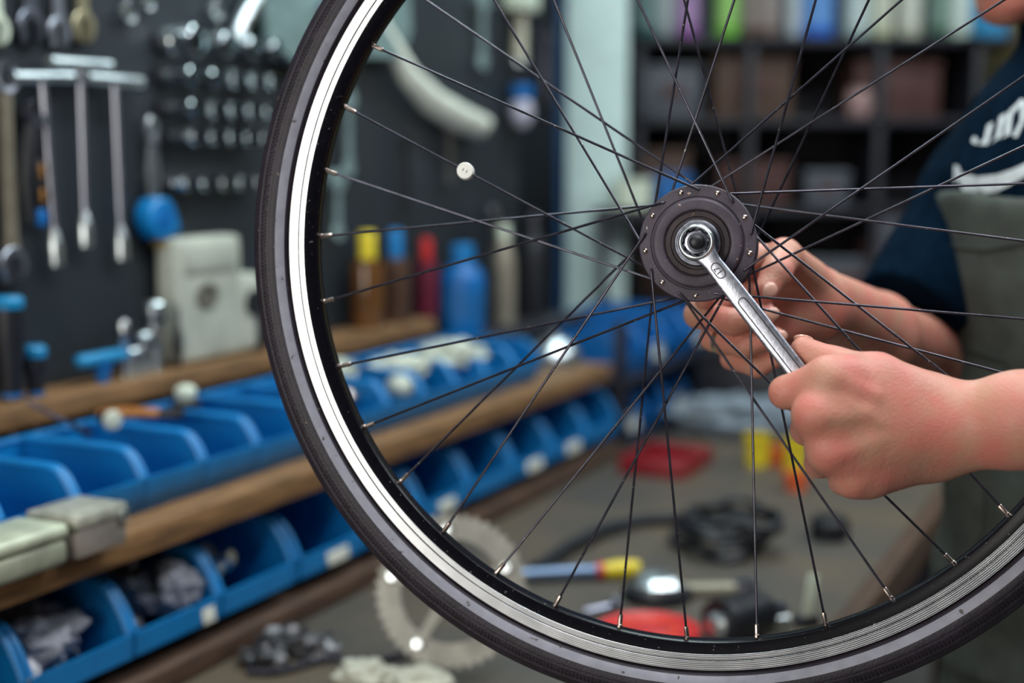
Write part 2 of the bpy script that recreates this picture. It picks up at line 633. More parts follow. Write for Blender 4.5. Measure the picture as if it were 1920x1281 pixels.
def spoke(n_deg, h_deg, side, outer):
    zs = side * (0.0362 if outer else 0.0285)
    a, h = math.radians(n_deg), math.radians(h_deg)
    H = Vector((RH * math.cos(h), RH * math.sin(h), zs))
    N = Vector((RN * math.cos(a), RN * math.sin(a), 0.0012 * side))
    dirv = (N - H).normalized()
    # elbow through the flange
    thru = Vector((H.x, H.y, side * (0.0290 if outer else 0.0350)))
    e1 = H + dirv * 0.0030
    mid = H + dirv * 0.0008 + Vector((0, 0, -side * (0.0009 if outer else -0.0009)))
    end = N - dirv * 0.006
    pts = [thru, thru.lerp(mid, 0.75), mid, e1, H.lerp(N, 0.3), H.lerp(N, 0.7), end]
    sp = MB().tube(pts, 0.00098, 8).build('spoke', M_SPOKE, wheel)
    Mn = frame(N, Vector((0, 0, 1)), -dirv)
    MB().lathe([(0, -0.0015), (0.0021, -0.0015), (0.0021, 0.0025), (0.00175, 0.0030), (0.0018, 0.0098), (0.0015, 0.0104), (0, 0.0104)], 10, Mn).build('nipple', M_NIPPLE, sp)
    Mh = Matrix.Translation((H.x, H.y, side * (0.0292 if outer else 0.0340))) @ (Matrix.Rotation(PI, 4, 'X') if (side > 0) == outer else Matrix())
    MB().lathe([(0.0021, -0.0004), (0.0021, 0.0004), (0.0016, 0.0010), (0.0008, 0.0013), (0, 0.0014)], 12, Mh).build('spoke_head', M_NIPPLE, sp)
    return H, N


for k in range(9):
    n = 147 + 40 * k
    spoke(n, n - 60, 1, True)
    n = 167 + 40 * k
    spoke(n, n + 60, 1, False)
    n = 157 + 40 * k
    seg = spoke(n, n + 60, -1, False)
    if k == 0:
        bead_H, bead_N = seg
    n = 177 + 40 * k
    spoke(n, n - 60, -1, True)
# the bright magnet clamped on one spoke
bd = bead_N.lerp(bead_H, 0.384)
Mb = frame(bd, (bead_H - bead_N), Vector((0.10, 0.03, 1)))
mg = MB().lathe([(0, -0.0050), (0.0058, -0.0050), (0.0066, -0.0042), (0.0066, 0.0034), (0.0060, 0.0044), (0, 0.0046)], 28, Mb).build('spoke_magnet', mat('bright_nickel', (252, 252, 242), rough=0.30, metal=0.0, var=0.05), wheel)
mg['label'] = 'bright round spoke magnet with two slots'
sb = MB()
for sx in (-0.0016, 0.0016):
    sb.box((sx, 0, 0.0047), (0.0005, 0.0021, 0.0003), Mb)
sb.build('slot', M_ENGRAVE, mg)
MB().box((0, 0, -0.0052), (0.013, 0.0044, 0.0035), Mb).build('clamp', M_CHROME2, mg)

# ------------------------------------------------------------------ the wrench on the axle nut
WRA = math.radians(-52.3 - 1.2)
WRM = WHEEL_M @ Matrix.Translation((0, 0, 0.0472)) @ Matrix.Rotation(WRA, 4, 'Z') @ Matrix.Rotation(math.radians(-4.5), 4, 'Y')
wrench = thing('combination_wrench', 'satin chrome 17 mm combination wrench gripped over the hub nut', 'wrench', matrix=WRM)
rp_ = []
outer_r = 0.01315
ring = MB().lathe([(0.0101, -0.0038), (0.0118, -0.0044), (0.0128, -0.0036), (outer_r, 0), (0.0129, 0.0030), (0.0121, 0.0042), (0.0113, 0.0046), (0.0106, 0.0043), (0.0101, 0.0036)], 72, closed=True)
ring.build('ring_end', M_CHROME2, wrench, sharp=60)
tb = MB()
for i in range(12):
    a = 2 * PI * (i + 0.5) / 12
    tb.prism([(0.0104 * math.cos(a - 0.2), 0.0104 * math.sin(a - 0.2)), (0.0104 * math.cos(a + 0.2), 0.0104 * math.sin(a + 0.2)), (0.0092 * math.cos(a), 0.0092 * math.sin(a))], -0.0036, 0.0033)
tb.build('ring_teeth', M_DARKSTEEL, wrench, smooth=False)
# shank: rounded-edge bar with flared neck
xs = [0.0098, 0.0125, 0.0160, 0.0200, 0.0260, 0.040, 0.070, 0.110, 0.150, 0.168]
hw = [0.0092, 0.0080, 0.0070, 0.0066, 0.0068, 0.0071, 0.0073, 0.0071, 0.0068, 0.0075]
zt = [0.0030, 0.0031, 0.0031, 0.0030, 0.0029, 0.0028, 0.0027, 0.0027, 0.0027, 0.0028]
vs, fs = [], []
sec = 16
for x, h, z in zip(xs, hw, zt):
    # flat faces with rounded edges
    ringp = []
    for k in range(sec):
        a = 2 * PI * k / sec
        c, s_ = math.cos(a), math.sin(a)
        yy = math.copysign(min(1.0, abs(c) * 1.0) ** 0.55, c) * h
        zz = math.copysign(abs(s_) ** 0.55, s_) * z
        ringp.append((x, yy, zz))
    vs += ringp
for i in range(len(xs) - 1):
    for k in range(sec):
        k2 = (k + 1) % sec
        fs.append((i * sec + k, (i + 1) * sec + k, (i + 1) * sec + k2, i * sec + k2))
fs.append(tuple(range(sec)))
fs.append(tuple(range(len(xs) * sec - 1, (len(xs) - 1) * sec - 1, -1)))
shank = MB().add(vs, fs).build('shank', M_CHROME, wrench, sharp=50)
# open jaw, inside the fist
jp = circ(0, 0, 0.0165, math.radians(35), math.radians(325), 28)
jaw = [(0.172 + x, y) for x, y in jp]
jaw += [(0.172 + 0.0150, -0.0085), (0.172 + 0.002, -0.0085), (0.172 - 0.004, -0.005), (0.172 - 0.004, 0.005), (0.172 + 0.002, 0.0085), (0.172 + 0.0150, 0.0085)]
MB().prism(jaw, -0.0035, 0.0035, bev=0.0006).build('open_jaw', M_CHROME, wrench)


def ribbon(loop, w, z, closed=True):
    """flat line of width w along a loop in xy, standing in a shallow groove"""
    mb = MB()
    n = len(loop)
    P = [Vector(p) for p in loop]
    vs, fs = [], []
    for i in range(n):
        a, b = P[(i - 1) % n], P[(i + 1) % n]
        t = (b - a).normalized()
        nn = Vector((-t.y, t.x))
        for s_ in (-1, 1):
            for zz in (z - 0.0003, z):
                vs.append((*(P[i] + nn * s_ * w / 2), zz))
    for i in range(n):
        j = (i + 1) % n
        a, b = i * 4, j * 4
        fs += [(a + 1, b + 1, b + 3, a + 3), (a, a + 1, b + 1, b), (a + 2, b + 2, b + 3, a + 3)]
    return mb.add(vs, fs)


def stadium(x0, x1, r, n=10):
    return circ(x1, 0, r, -PI / 2, PI / 2, n) + circ(x0, 0, r, PI / 2, 3 * PI / 2, n)


ZT = 0.00292
e = ribbon(stadium(0.0545, 0.150, 0.0031), 0.00085, ZT).build('groove_outline', M_ENGRAVE, shank, smooth=False)
e = ribbon(stadium(0.0232, 0.0288, 0.0033), 0.00080, 0.00308).build('size_badge_outline', M_ENGRAVE, shank, smooth=False)
cu = bpy.data.curves.new('size_number', 'FONT')
cu.body = '17'
cu.size = 0.0060
cu.extrude = 0.0001
cu.offset = 0.00010
cu.align_x = 'CENTER'
cu.align_y = 'CENTER'
to = bpy.data.objects.new('tmp', cu)
COL.objects.link(to)
dg = bpy.context.evaluated_depsgraph_get()
me = bpy.data.meshes.new_from_object(to.evaluated_get(dg))
bpy.data.objects.remove(to)
me.materials.clear()
me.materials.append(M_ENGRAVE)
o = bpy.data.objects.new('size_number', me)
COL.objects.link(o)
o.parent = shank
o.location = (0.0260, 0, 0.00305)
o.rotation_euler = (0, 0, PI)
o['label'] = 'stamped number 17'

# ------------------------------------------------------------------ the mechanic
M_SKIN = mat('skin', (200, 147, 124), rough=0.44, var=0.10, scale=38, bump=0.6, bscale=520, sss=0.22, rgb2=(208, 128, 114), spec=0.35)
M_SHIRT = mat('navy_cotton', (6, 23, 38), rough=0.9, var=0.2, scale=60, bump=0.3, bscale=900, spec=0.03)
M_OVERALL = mat('grey_green_canvas', (76, 81, 76), rough=0.9, var=0.14, scale=40, bump=0.5, bscale=1100, spec=0.15)
M_PRINT = mat('white_print', (206, 214, 216), rough=0.8, var=0.08, scale=90)
M_HAIR = mat('dark_hair', (48, 34, 26), rough=0.6, var=0.3, scale=120)
M_EYE = mat('eye_white', (225, 222, 216), rough=0.2)
M_IRIS = mat('iris', (60, 44, 34), rough=0.2)
M_GOLD = mat('pale_gold', (225, 215, 190), rough=0.22, metal=1.0)
M_NAIL = mat('finger_nail', (222, 170, 150), rough=0.3, var=0.05)
M_BOOT = mat('boot_leather', (38, 32, 30), rough=0.6)


def A(x, y, d):
    return np.array(at(x, y, d))


person = thing('person', 'mechanic in navy t-shirt and grey-green bib overalls tightening the wheel hub with a wrench', 'person', loc=(0.72, 1.50, 0))
PINV = person.matrix_basis.inverted()

# --- left hand (in front of the wheel), gripping the wrench
WR = A(1800, 800, 1.000)
LH = dict(
    index=[A(1548, 708, .966), A(1473, 736, .982), A(1498, 748, 1.008), A(1540, 742, 1.012)],
    middle=[A(1523, 777, .961), A(1513, 806, .995), A(1548, 800, 1.018), A(1590, 790, 1.016)],
    ring=[A(1550, 845, .966), A(1538, 868, .997), A(1572, 858, 1.019), A(1612, 845, 1.016)],
    pinky=[A(1596, 898, .976), A(1580, 903, 1.001), A(1606, 895, 1.020), A(1640, 880, 1.016)],
)
LR = dict(index=[.0130, .0112, .0100, .0085], middle=[.0130, .0110, .0100, .0085], ring=[.0132, .0104, .0095, .0080], pinky=[.0118, .0092, .0085, .0072])
LTHUMB = [A(1735, 752, .990), A(1645, 704, .985), A(1566, 684, 1.003), A(1507, 657, 1.012)]
LTR = [.0185, .0150, .0118, .0098]
LELB = A(2490, 790, .900)
LSH = A(2430, 330, 1.16)


def chain(P, pts, rad, k=0.004):
    d = None
    for i in range(len(pts) - 1):
        s = sd_cone(P, pts[i], pts[i + 1], rad[i], rad[i + 1])
        d = s if d is None else smin(d, s, k)
    return d


def left_arm(P):
    d = None
    src = dict(index=A(1745, 778, .990), middle=A(1752, 793, .988), ring=A(1750, 812, .990), pinky=A(1745, 834, .995))
    for f in LH:
        s = sd_cone(P, src[f], LH[f][0], .0190, LR[f][0])
        d = s if d is None else smin(d, s, .016)
    # back of the hand, heel of the palm, thumb side, little-finger side
    d = smin(d, sd_cone(P, A(1740, 795, .987), A(1590, 770, .972), .0200, .0165), .016)
    d = smin(d, sd_cone(P, A(1740, 815, .988), A(1625, 838, .974), .0195, .0160), .016)
    d = smin(d, sd_cone(P, A(1725, 800, 1.002), A(1610, 800, .990), .020, .016), .012)
    d = smin(d, sd_cone(P, A(1722, 752, .990), A(1600, 708, .978), .0175, .0150), .014)
    d = smin(d, sd_cone(P, A(1720, 858, .998), A(1640, 888, .984), .0165, .0150), .012)
    for f, g in (('index', 'middle'), ('middle', 'ring'), ('ring', 'pinky')):
        q = np.array((0.009, .0035, 0))
        d = smin(d, sd_cone(P, LH[f][0] + q, LH[g][0] + q, LR[f][0] * .95, LR[g][0] * .95), .012)
    d = smin(d, chain(P, LTHUMB, LTR, .006), .009)
    F = None
    for f in LH:
        s = chain(P, LH[f], LR[f], .0035)
        F = s if F is None else smin(F, s, .0022)
    d = smin(d, F, .0055)
    # knuckle heads, faint tendons and veins
    for f, r in (('index', .0074), ('middle', .0078), ('ring', .0072), ('pinky', .0068)):
        c = LH[f][0] + np.array((0.0015, -.0056, .001))
        d = smin(d, sd_cone(P, c, c, r, r), .008)
    for f, q in (('index', A(1640, 742, .9575)), ('middle', A(1625, 776, .9540)), ('ring', A(1640, 826, .9575))):
        d = smin(d, sd_cone(P, LH[f][0] + np.array((0.006, -.0112, 0)), q, .0016, .0010), .009)
    d = smin(d, chain(P, [A(1590, 757, .9530), A(1640, 790, .9565), A(1690, 800, .9640), A(1740, 782, .9690)], [.0012, .0020, .0020, .0012], .003), .006)
    d = smin(d, chain(P, [A(1625, 852, .9580), A(1660, 818, .9600), A(1690, 802, .9640)], [.0012, .0018, .0014], .003), .006)
    # wrist and forearm: radius and ulna side by side
    F = sd_cone(P, A(1775, 782, .992), A(1915, 770, .962), .0198, .0222)
    F = smin(F, sd_cone(P, A(1775, 834, .995), A(1915, 806, .966), .0198, .0218), .018)
    F = smin(F, sd_cone(P, A(1915, 787, .966), LELB, .0275, .043), .025)
    d = smin(d, F, .020)
    return smin(d, sd_cone(P, LELB, LSH, .043, .054), .03)


# --- right hand behind the hub
RW = A(1545, 566, 1.245)
RHD = dict(
    index=[A(1418, 486, 1.200), A(1352, 500, 1.182), A(1318, 528, 1.160), A(1322, 560, 1.150)],
    middle=[A(1388, 545, 1.205), A(1309, 590, 1.172), A(1376, 604, 1.147), A(1436, 590, 1.148)],
    ring=[A(1408, 590, 1.212), A(1337, 634, 1.180), A(1398, 648, 1.154), A(1452, 632, 1.154)],
    pinky=[A(1436, 630, 1.218), A(1372, 672, 1.190), A(1420, 688, 1.165), A(1466, 668, 1.162)],
)
RR = dict(index=[.0128, .0112, .0102, .0088], middle=[.0132, .0115, .0108, .0092], ring=[.0128, .0108, .0102, .0086], pinky=[.0114, .0094, .0088, .0076])
RTHUMB = [A(1512, 520, 1.225), A(1470, 480, 1.190), A(1456, 512, 1.160), A(1436, 545, 1.150)]
RTR = [.0180, .0140, .0118, .0100]
RELB = A(1745, 672, 1.56)
RSHO = A(1893, 285, 1.62)


def right_arm(P):
    d = None
    src = dict(index=A(1510, 530, 1.235), middle=A(1518, 555, 1.238), ring=A(1525, 580, 1.240), pinky=A(1532, 602, 1.243))
    for f in RHD:
        s = sd_cone(P, src[f], RHD[f][0], .0170, RR[f][0])
        d = s if d is None else smin(d, s, .010)
    d = smin(d, chain(P, RTHUMB, RTR, .006), .008)
    F = None
    for f in RHD:
        s = chain(P, RHD[f], RR[f], .0035)
        F = s if F is None else smin(F, s, .0022)
    d = smin(d, F, .0055)
    G = sd_cone(P, A(1545, 552, 1.25), A(1640, 612, 1.38), .0215, .034)
    G = smin(G, sd_cone(P, A(1545, 580, 1.25), A(1640, 640, 1.38), .0200, .032), .02)
    G = smin(G, sd_cone(P, A(1650, 630, 1.39), RELB, .036, .044), .02)
    G = smin(G, sd_cone(P, RELB, RSHO, .044, .055), .03)
    return smin(d, G, .02)


HEADC = Vector(at(1935, -186, 1.49))
FACE = Vector((-0.80, -0.55, -0.28)).normalized()       # looks down at the hub
FRT = FACE.cross(Vector((0, 0, 1))).normalized()
FUP = FRT.cross(FACE).normalized()
HB = np.array([list(FRT), list(FACE), list(FUP)])        # head axes: right, forward, up


def head_sdf(P):
    Q = (P - np.array(HEADC)) @ HB.T

    def el(c, r):
        q = (Q - np.array(c)) / np.array(r)
        n = np.sqrt((q * q).sum(-1))
        return (n - 1) * min(r)

    d = el((0, -.015, .035), (.077, .098, .092))
    d = smin(d, el((0, .012, -.035), (.062, .078, .080)), .03)
    d = smin(d, el((0, .070, -.095), (.024, .022, .020)), .03)     # chin
    d = smin(d, sd_cone(Q, (0, .093, .010), (0, .112, -.028), .009, .0135), .012)   # nose
    d = smin(d, sd_cone(Q, (-.045, .082, .022), (.045, .082, .022), .009, .009), .014)   # brow
    d = smin(d, sd_cone(Q, (-.018, .092, -.062), (.018, .092, -.062), .0075, .0075), .008)  # lips
    for s in (-1, 1):
        d = smin(d, el((s * .079, -.008, -.005), (.012, .020, .032)), .008)     # ears
        d = np.maximum(d, -el((s * .031, .098, .008), (.016, .014, .010)) - .000)    # eye sockets
    # neck down to the shoulders
    nb_ = (np.array(at(2075, 130, 1.50)) - np.array(HEADC)) @ HB.T
    d = smin(d, sd_cone(Q, (0, -.035, -.06), nb_, .055, .064), .03)
    return d


TC = Vector(at(2045, 640, 1.50))                          # axis of the torso
TYAW = math.radians(-58)                                  # chest turned towards the wheel


def torso_sdf(P, grow, zlo, zhi):
    """stacked ellipses, shoulders to hips"""
    z = P[..., 2]
    zk = np.array([0.80, 0.92, 1.02, 1.12, 1.24, 1.34, 1.42, 1.47])
    rx = np.interp(z, zk, [.175, .178, .165, .160, .172, .176, .145, .10]) + grow
    ry = np.interp(z, zk, [.128, .130, .122, .120, .126, .125, .105, .075]) + grow
    cx = np.interp(z, zk, [.035, .030, .015, .0, -.005, -.005, .005, .012])
    x = P[..., 0] - TC.x - cx
    y = P[..., 1] - TC.y
    c, s = math.cos(TYAW), math.sin(TYAW)
    u = x * c + y * s
    v = -x * s + y * c
    n = np.sqrt((u / rx) ** 2 + (v / ry) ** 2)
    d = (n - 1) * np.minimum(rx, ry)
    return np.maximum(d, np.maximum(zlo - z, z - zhi)), u, v


def body_core(P):
    d, _, _ = torso_sdf(P, -.012, .85, 1.47)
    return d


def folds(P, a):
    x, y, z = P[..., 0], P[..., 1], P[..., 2]
    w = np.sin(38 * z + 14 * x + 3 * np.sin(9 * y + 7 * z)) * .5 + np.sin(61 * x - 22 * z + 2.2 * np.sin(15 * z)) * .35 + np.sin(90 * (x + .6 * z) + 20 * y) * .15
    return a * w


SHC = np.array(at(1700, 588, 1.52))                       # centre of the sleeve opening
SHD = (SHC - RSHO)
SHD = SHD / np.linalg.norm(SHD)
LSHE = LSH + (np.array(LELB) - LSH) * 0.45


def shirt_sdf(P):
    d, u, v = torso_sdf(P, .004, 1.02, 1.50)
    d = smin(d, sd_cone(P, RSHO, SHC + SHD * .05, .064, .060), .035)
    d = np.maximum(d, (P - SHC) @ SHD)
    e = sd_cone(P, LSH, LSHE, .075, .066)
    d = smin(d, e, .04)
    d = smin(d, sd_cone(P, RSHO + np.array((0, 0, -.005)), A(2040, 205, 1.53), .056, .062), .03)
    d = smin(d, sd_cone(P, LSH, A(2110, 170, 1.46), .065, .066), .04)
    return d + folds(P, .0035)


def overalls_sdf(P):
    d, u, v = torso_sdf(P, .013, .80, 1.5)
    z = P[..., 2]
    # bib: only the front reaches the chest, the back stops at the waist
    top = np.where(v < -.01, 1.317, 1.13)
    d = np.maximum(d, z - top)
    c, s = math.cos(TYAW), math.sin(TYAW)
    for sg in (-1, 1):
        hx, hy = sg * .090, -.01
        hp = np.array((TC.x + .035 + hx * c - hy * s, TC.y + hx * s + hy * c, .90))
        kn = hp + np.array((-.02, -.03, -.42))
        an = hp + np.array((0.0, 0.02, -.80))
        leg = smin(sd_cone(P, hp, kn, .098, .078), sd_cone(P, kn, an, .078, .066), .03)
        d = smin(d, leg, .03)
    return d + folds(P, .0075)


# body: one mesh (skin) on one grid, fine where the hands are
def bounds(pts, m):
    pts = np.array([list(p) for p in pts], float)
    return pts.min(0) - m, pts.max(0) + m


fields = [
    (left_arm, *bounds([A(1440, 640, .95), A(1440, 940, 1.02), A(1990, 700, 1.0), A(1990, 900, .93), A(1600, 640, .94)], .022)),
    (left_arm, *bounds([A(1985, 780, .96), LELB, LSH], .075)),
    (right_arm, *bounds([A(1300, 470, 1.14), A(1300, 700, 1.14), A(1560, 600, 1.26), A(1640, 620, 1.36)], .030)),
    (right_arm, *bounds([A(1625, 620, 1.36), RELB, RSHO], .070)),
    (head_sdf, *bounds([HEADC, at(2075, 130, 1.50)], .14)),
    (body_core, *bounds([(TC.x, TC.y, .84), (TC.x, TC.y, 1.48)], .20)),
]
flo = np.min([f[1] for f in fields], 0)
fhi = np.max([f[2] for f in fields], 0)
gx = spans((flo[0], .385, .0018), (.385, .44, .004), (.44, fhi[0], .0075))
gy = spans((flo[1], .900, .006), (.900, 1.035, .0018), (1.035, 1.105, .005), (1.105, 1.235, .0022), (1.235, 1.31, .004), (1.31, fhi[1], .0075))
gz = spans((flo[2], 1.095, .0075), (1.095, 1.265, .0018), (1.265, 1.30, .003), (1.30, 1.46, .0075), (1.46, 1.60, .0042), (1.60, fhi[2], .0075))
V, Fq = surface_nets(fields, (gx, gy, gz))
V = relax(V, Fq, 2, .45)
V = V - np.array(person.location)
body = np_object('body', V, Fq, M_SKIN, person)
body['label'] = 'bare hands and forearms, one gripping the wrench, one behind the hub'

lo2, hi2 = bounds([(TC.x, TC.y, 1.06), (TC.x, TC.y, 1.46), RSHO, SHC, LSH, LSHE], .26)
lo2[2] = 1.01
hi2[2] = 1.53
V, Fq = surface_nets([(shirt_sdf, lo2, hi2)], [spans((lo2[i], hi2[i], .0065)) for i in range(3)])
V = relax(V, Fq, 2, .4)
shirt = np_object('t_shirt', V - np.array(person.location), Fq, M_SHIRT, person)
shirt_bvh = BVHTree.FromPolygons([Vector(p) for p in V], Fq.tolist())
lo2, hi2 = bounds([(TC.x, TC.y, .06), (TC.x, TC.y, 1.33)], .28)
lo2[2] = .06
hi2[2] = 1.36
V, Fq = surface_nets([(overalls_sdf, lo2, hi2)], [spans((lo2[i], hi2[i], .0085)) for i in range(3)])
V = relax(V, Fq, 2, .4)
overalls = np_object('bib_overalls', V - np.array(person.location), Fq, M_OVERALL, person)
over_bvh = BVHTree.FromPolygons([Vector(p) for p in V], Fq.tolist())
PL = Vector(person.location)


def cloth_point(bvh, x, y, lift):
    h = bvh.ray_cast(EYE, ray(x, y).normalized())
    if h[0] is None:
        return None
    return h[0] + h[1].normalized() * (lift if h[1].dot(ray(x, y)) < 0 else -lift)


def cloth_patch(bvh, quads, name, m, parent, lift=.0012, nu=10, nv=4):
    """printed patch lying on the cloth: quads of four corner pixels"""
    mb = MB()
    for q in quads:
        g = []
        for i in range(nu + 1):
            for j in range(nv + 1):
                s, t = i / nu, j / nv
                x = (q[0][0] * (1 - s) + q[1][0] * s) * (1 - t) + (q[3][0] * (1 - s) + q[2][0] * s) * t
                y = (q[0][1] * (1 - s) + q[1][1] * s) * (1 - t) + (q[3][1] * (1 - s) + q[2][1] * s) * t
                p = cloth_point(bvh, x, y, lift)
                g.append(p)
        ok = [p for p in g if p is not None]
        if len(ok) < len(g):
            continue
        fs = [(i * (nv + 1) + j, (i + 1) * (nv + 1) + j, (i + 1) * (nv + 1) + j + 1, i * (nv + 1) + j + 1) for i in range(nu) for j in range(nv)]
        mb.add([p - PL for p in g], fs)
    if mb.v:
        return mb.build(name, m, parent, sharp=180)


# white lettering and the swoosh-like mark under it
letters = [
    [[(1823, 266), (1828, 256), (1835, 262), (1832, 272)]],
    [[(1853, 236), (1864, 229), (1856, 262), (1846, 266)], [(1846, 262), (1857, 258), (1853, 272), (1836, 272)]],
    [[(1876, 220), (1888, 212), (1879, 252), (1868, 262)], [(1869, 258), (1880, 252), (1876, 258), (1858, 270)]],
    [[(1890, 214), (1902, 200), (1896, 246), (1884, 258)], [(1902, 202), (1916, 186), (1920, 192), (1902, 214)], [(1885, 254), (1899, 246), (1896, 252), (1874, 262)]],
    [[(1916, 186), (1926, 190), (1924, 226), (1914, 232)], [(1914, 228), (1921, 230), (1908, 258), (1900, 257)]],
]
for q in letters:
    cloth_patch(shirt_bvh, q, 'printed_letter', M_PRINT, shirt, nu=4, nv=6)
sw = [[(1791, 310), (1799, 312), (1806, 332), (1790, 344)], [(1797, 328), (1812, 326), (1830, 360), (1806, 358)], [(1812, 326), (1833, 332), (1833, 362), (1828, 361)],
      [(1834, 332), (1868, 328), (1866, 361), (1834, 362)], [(1869, 328), (1900, 318), (1890, 350), (1867, 361)], [(1900, 318), (1940, 300), (1940, 322), (1890, 350)]]
sp_ = cloth_patch(shirt_bvh, sw, 'printed_swoosh', M_PRINT, shirt, nu=6, nv=6)


def cloth_line(bvh, pix, r, name, m, parent, lift=.001):
    pts = []
    for a, b in zip(pix[:-1], pix[1:]):
        for i in range(8):
            s = i / 8
            p = cloth_point(bvh, a[0] + (b[0] - a[0]) * s, a[1] + (b[1] - a[1]) * s, lift)
            if p is not None:
                pts.append(p - PL)
    if len(pts) > 3:
        return MB().tube(pts, r, 6).build(name, m, parent)


M_SEAM = mat('canvas_seam', (60, 64, 62), rough=0.9, spec=0.1)
cloth_line(over_bvh, [(1760, 448), (1800, 464), (1850, 470), (1935, 452)], .0012, 'pocket_seam', M_SEAM, overalls)
cloth_line(over_bvh, [(1742, 634), (1820, 656), (1888, 676), (1893, 690)], .0012, 'pocket_seam', M_SEAM, overalls)
cloth_line(over_bvh, [(1775, 352), (1850, 362), (1935, 354)], .0014, 'bib_hem', M_SEAM, overalls)
cloth_line(over_bvh, [(1850, 920), (1845, 1000), (1815, 1060), (1760, 1072), (1710, 1056)], .0014, 'pocket_seam', M_SEAM, overalls)

# ring on the right ring finger, nails, eyes, hair, boots
a, b = RHD['ring'][1], RHD['ring'][2]
rc = Vector(a * .72 + b * .28)
Mr = Matrix.Translation(-PL) @ frame(rc, (0, 0, 1), Vector(b - a))
MB().lathe([(.0104, -.0022), (.0117, -.0022), (.0121, 0), (.0117, .0022), (.0104, .0022)], 28, Mr, closed=True).build('finger_ring', M_GOLD, person)['label'] = 'pale gold ring on a finger of the far hand'


def nail(tip, prev, up, r):
    t, p = Vector(tip), Vector(prev)
    dx = (t - p).normalized()
    c = t + dx * r * .15 + Vector(up).normalized() * r * .82
    M = Matrix.Translation(-PL) @ frame(c, dx, up)
    MB().ball((0, 0, 0), 1, M=M @ Matrix.Diagonal((r * .78, r * .62, r * .25, 1))).build('finger_nail', M_NAIL, body)


nail(LTHUMB[3], LTHUMB[2], (0.25, 0.55, 0.8), .0098)
nail(RTHUMB[3], RTHUMB[2], (0.3, -0.9, 0.2), .0100)
for f, r in (('middle', .0092), ('ring', .0086), ('pinky', .0076)):
    nail(RHD[f][3], RHD[f][2], (0.35, -0.9, .1), r)
for s in (-1, 1):
    ec = HEADC + FRT * (s * .031) + FACE * .0725 + FUP * .008
    ey = MB().ball(ec - PL, .0125).build('eye', M_EYE, body)
    MB().ball(ec + FACE * .0085 - PL, .0058).build('iris', M_IRIS, ey)
hb = MB()
HM = Matrix.Translation(-PL) @ Matrix(((FRT.x, FACE.x, FUP.x, HEADC.x), (FRT.y, FACE.y, FUP.y, HEADC.y), (FRT.z, FACE.z, FUP.z, HEADC.z), (0, 0, 0, 1)))
hb.ball((0, -.040, .048), 1, M=HM, sq=(.088, .104, .098), nz=.05, sub=4)
hb.build('hair', M_HAIR, person)
c, s = math.cos(TYAW), math.sin(TYAW)
for sg in (-1, 1):
    hx, hy = sg * .090, -.01
    ax = Vector((TC.x + .035 + hx * c - hy * s, TC.y + hx * s + hy * c + .02, 0))
    toe = Vector((s, -c, 0))
    bt = MB().rbox(ax + toe * .07 + Vector((0, 0, .045)) - PL * 1, (.10, .10, .088), .03)
    bt = MB()
    Mx = Matrix.Translation(ax - PL) @ Matrix.Rotation(math.atan2(toe.y, toe.x), 4, 'Z')
    bt.rbox((.075, 0, .045), (.29, .105, .085), .035, Mx, 3).rbox((0, 0, .10), (.12, .10, .12), .03, Mx, 3)
    bt.build('boot', M_BOOT, person)

# ------------------------------------------------------------------ tool board, ledge, shelves, bench
def wall_thing(name, label, cat, px, py, v, group=None):
    """an Empty on the tool wall; local x = out of the wall, y = along it, z = up"""
    u, z = on_wall(px, py, v)
    return thing(name, label, cat, L(u, v, z), WROT, group), u, z


# x(out), y(along), z(up) -> prism plane: polygon in (y,z), thickness along x
PLANE = Matrix(((0, 0, 1, 0), (1, 0, 0, 0), (0, 1, 0, 0), (0, 0, 0, 1)))


def wbox(u0, u1, v0, v1, z0, z1):
    return (Vector(((v0 + v1) / 2, (u0 + u1) / 2, (z0 + z1) / 2)), (v1 - v0, u1 - u0, z1 - z0))


def slab(name, label, cat, u0, u1, v0, v1, z0, z1, m, r=.003):
    o = MB().rbox((0, 0, (z1 - z0) / 2), (v1 - v0, u1 - u0, z1 - z0), r).build(name, m, loc=L((u0 + u1) / 2, (v0 + v1) / 2, z0), rotz=WROT)
    return tag(o, label, cat)


slab('tool_board', 'dark grey painted tool board covering the left wall', 'tool board', -0.75, 1.50, -0.030, 0.0, 1.03, 2.15, M_PEG)
BZ = 0.77
bench = thing('workbench', 'long workbench with a grey worn top and wooden front edge', 'workbench', L(0.50, 0.47, 0), WROT)
MB().rbox((0, 0, BZ - .02), (0.93, 2.9, .04), .003).build('top', M_BENCH, bench)
MB().rbox((0.480, 0, BZ - .028), (0.03, 2.9, .062), .004).build('front_edge', M_WOOD2, bench)
for sx in (-0.40, 0.42):
    for sy in (-1.35, 1.35):
        MB().rbox((sx, sy, (BZ - .04) / 2), (.07, .07, BZ - .04), .004).build('leg', M_WOOD2, bench)
MB().rbox((0.42, 0, BZ - .12), (.03, 2.7, .10), .003).build('apron', M_WOOD2, bench)
slab('tool_ledge', 'narrow wooden ledge along the foot of the tool board', 'ledge', -0.75, 0.985, 0.0, 0.075, 1.033, 1.062, M_WOOD)
slab('bin_shelf', 'long wooden shelf board carrying the upper row of blue bins', 'shelf', -0.75, 1.26, 0.0, 0.315, 0.925, 0.957, M_WOOD)
slab('bin_plank', 'wooden plank on the bench under the lower row of bins', 'plank', -0.75, 1.28, 0.0, 0.33, BZ, 0.797, M_WOOD2)
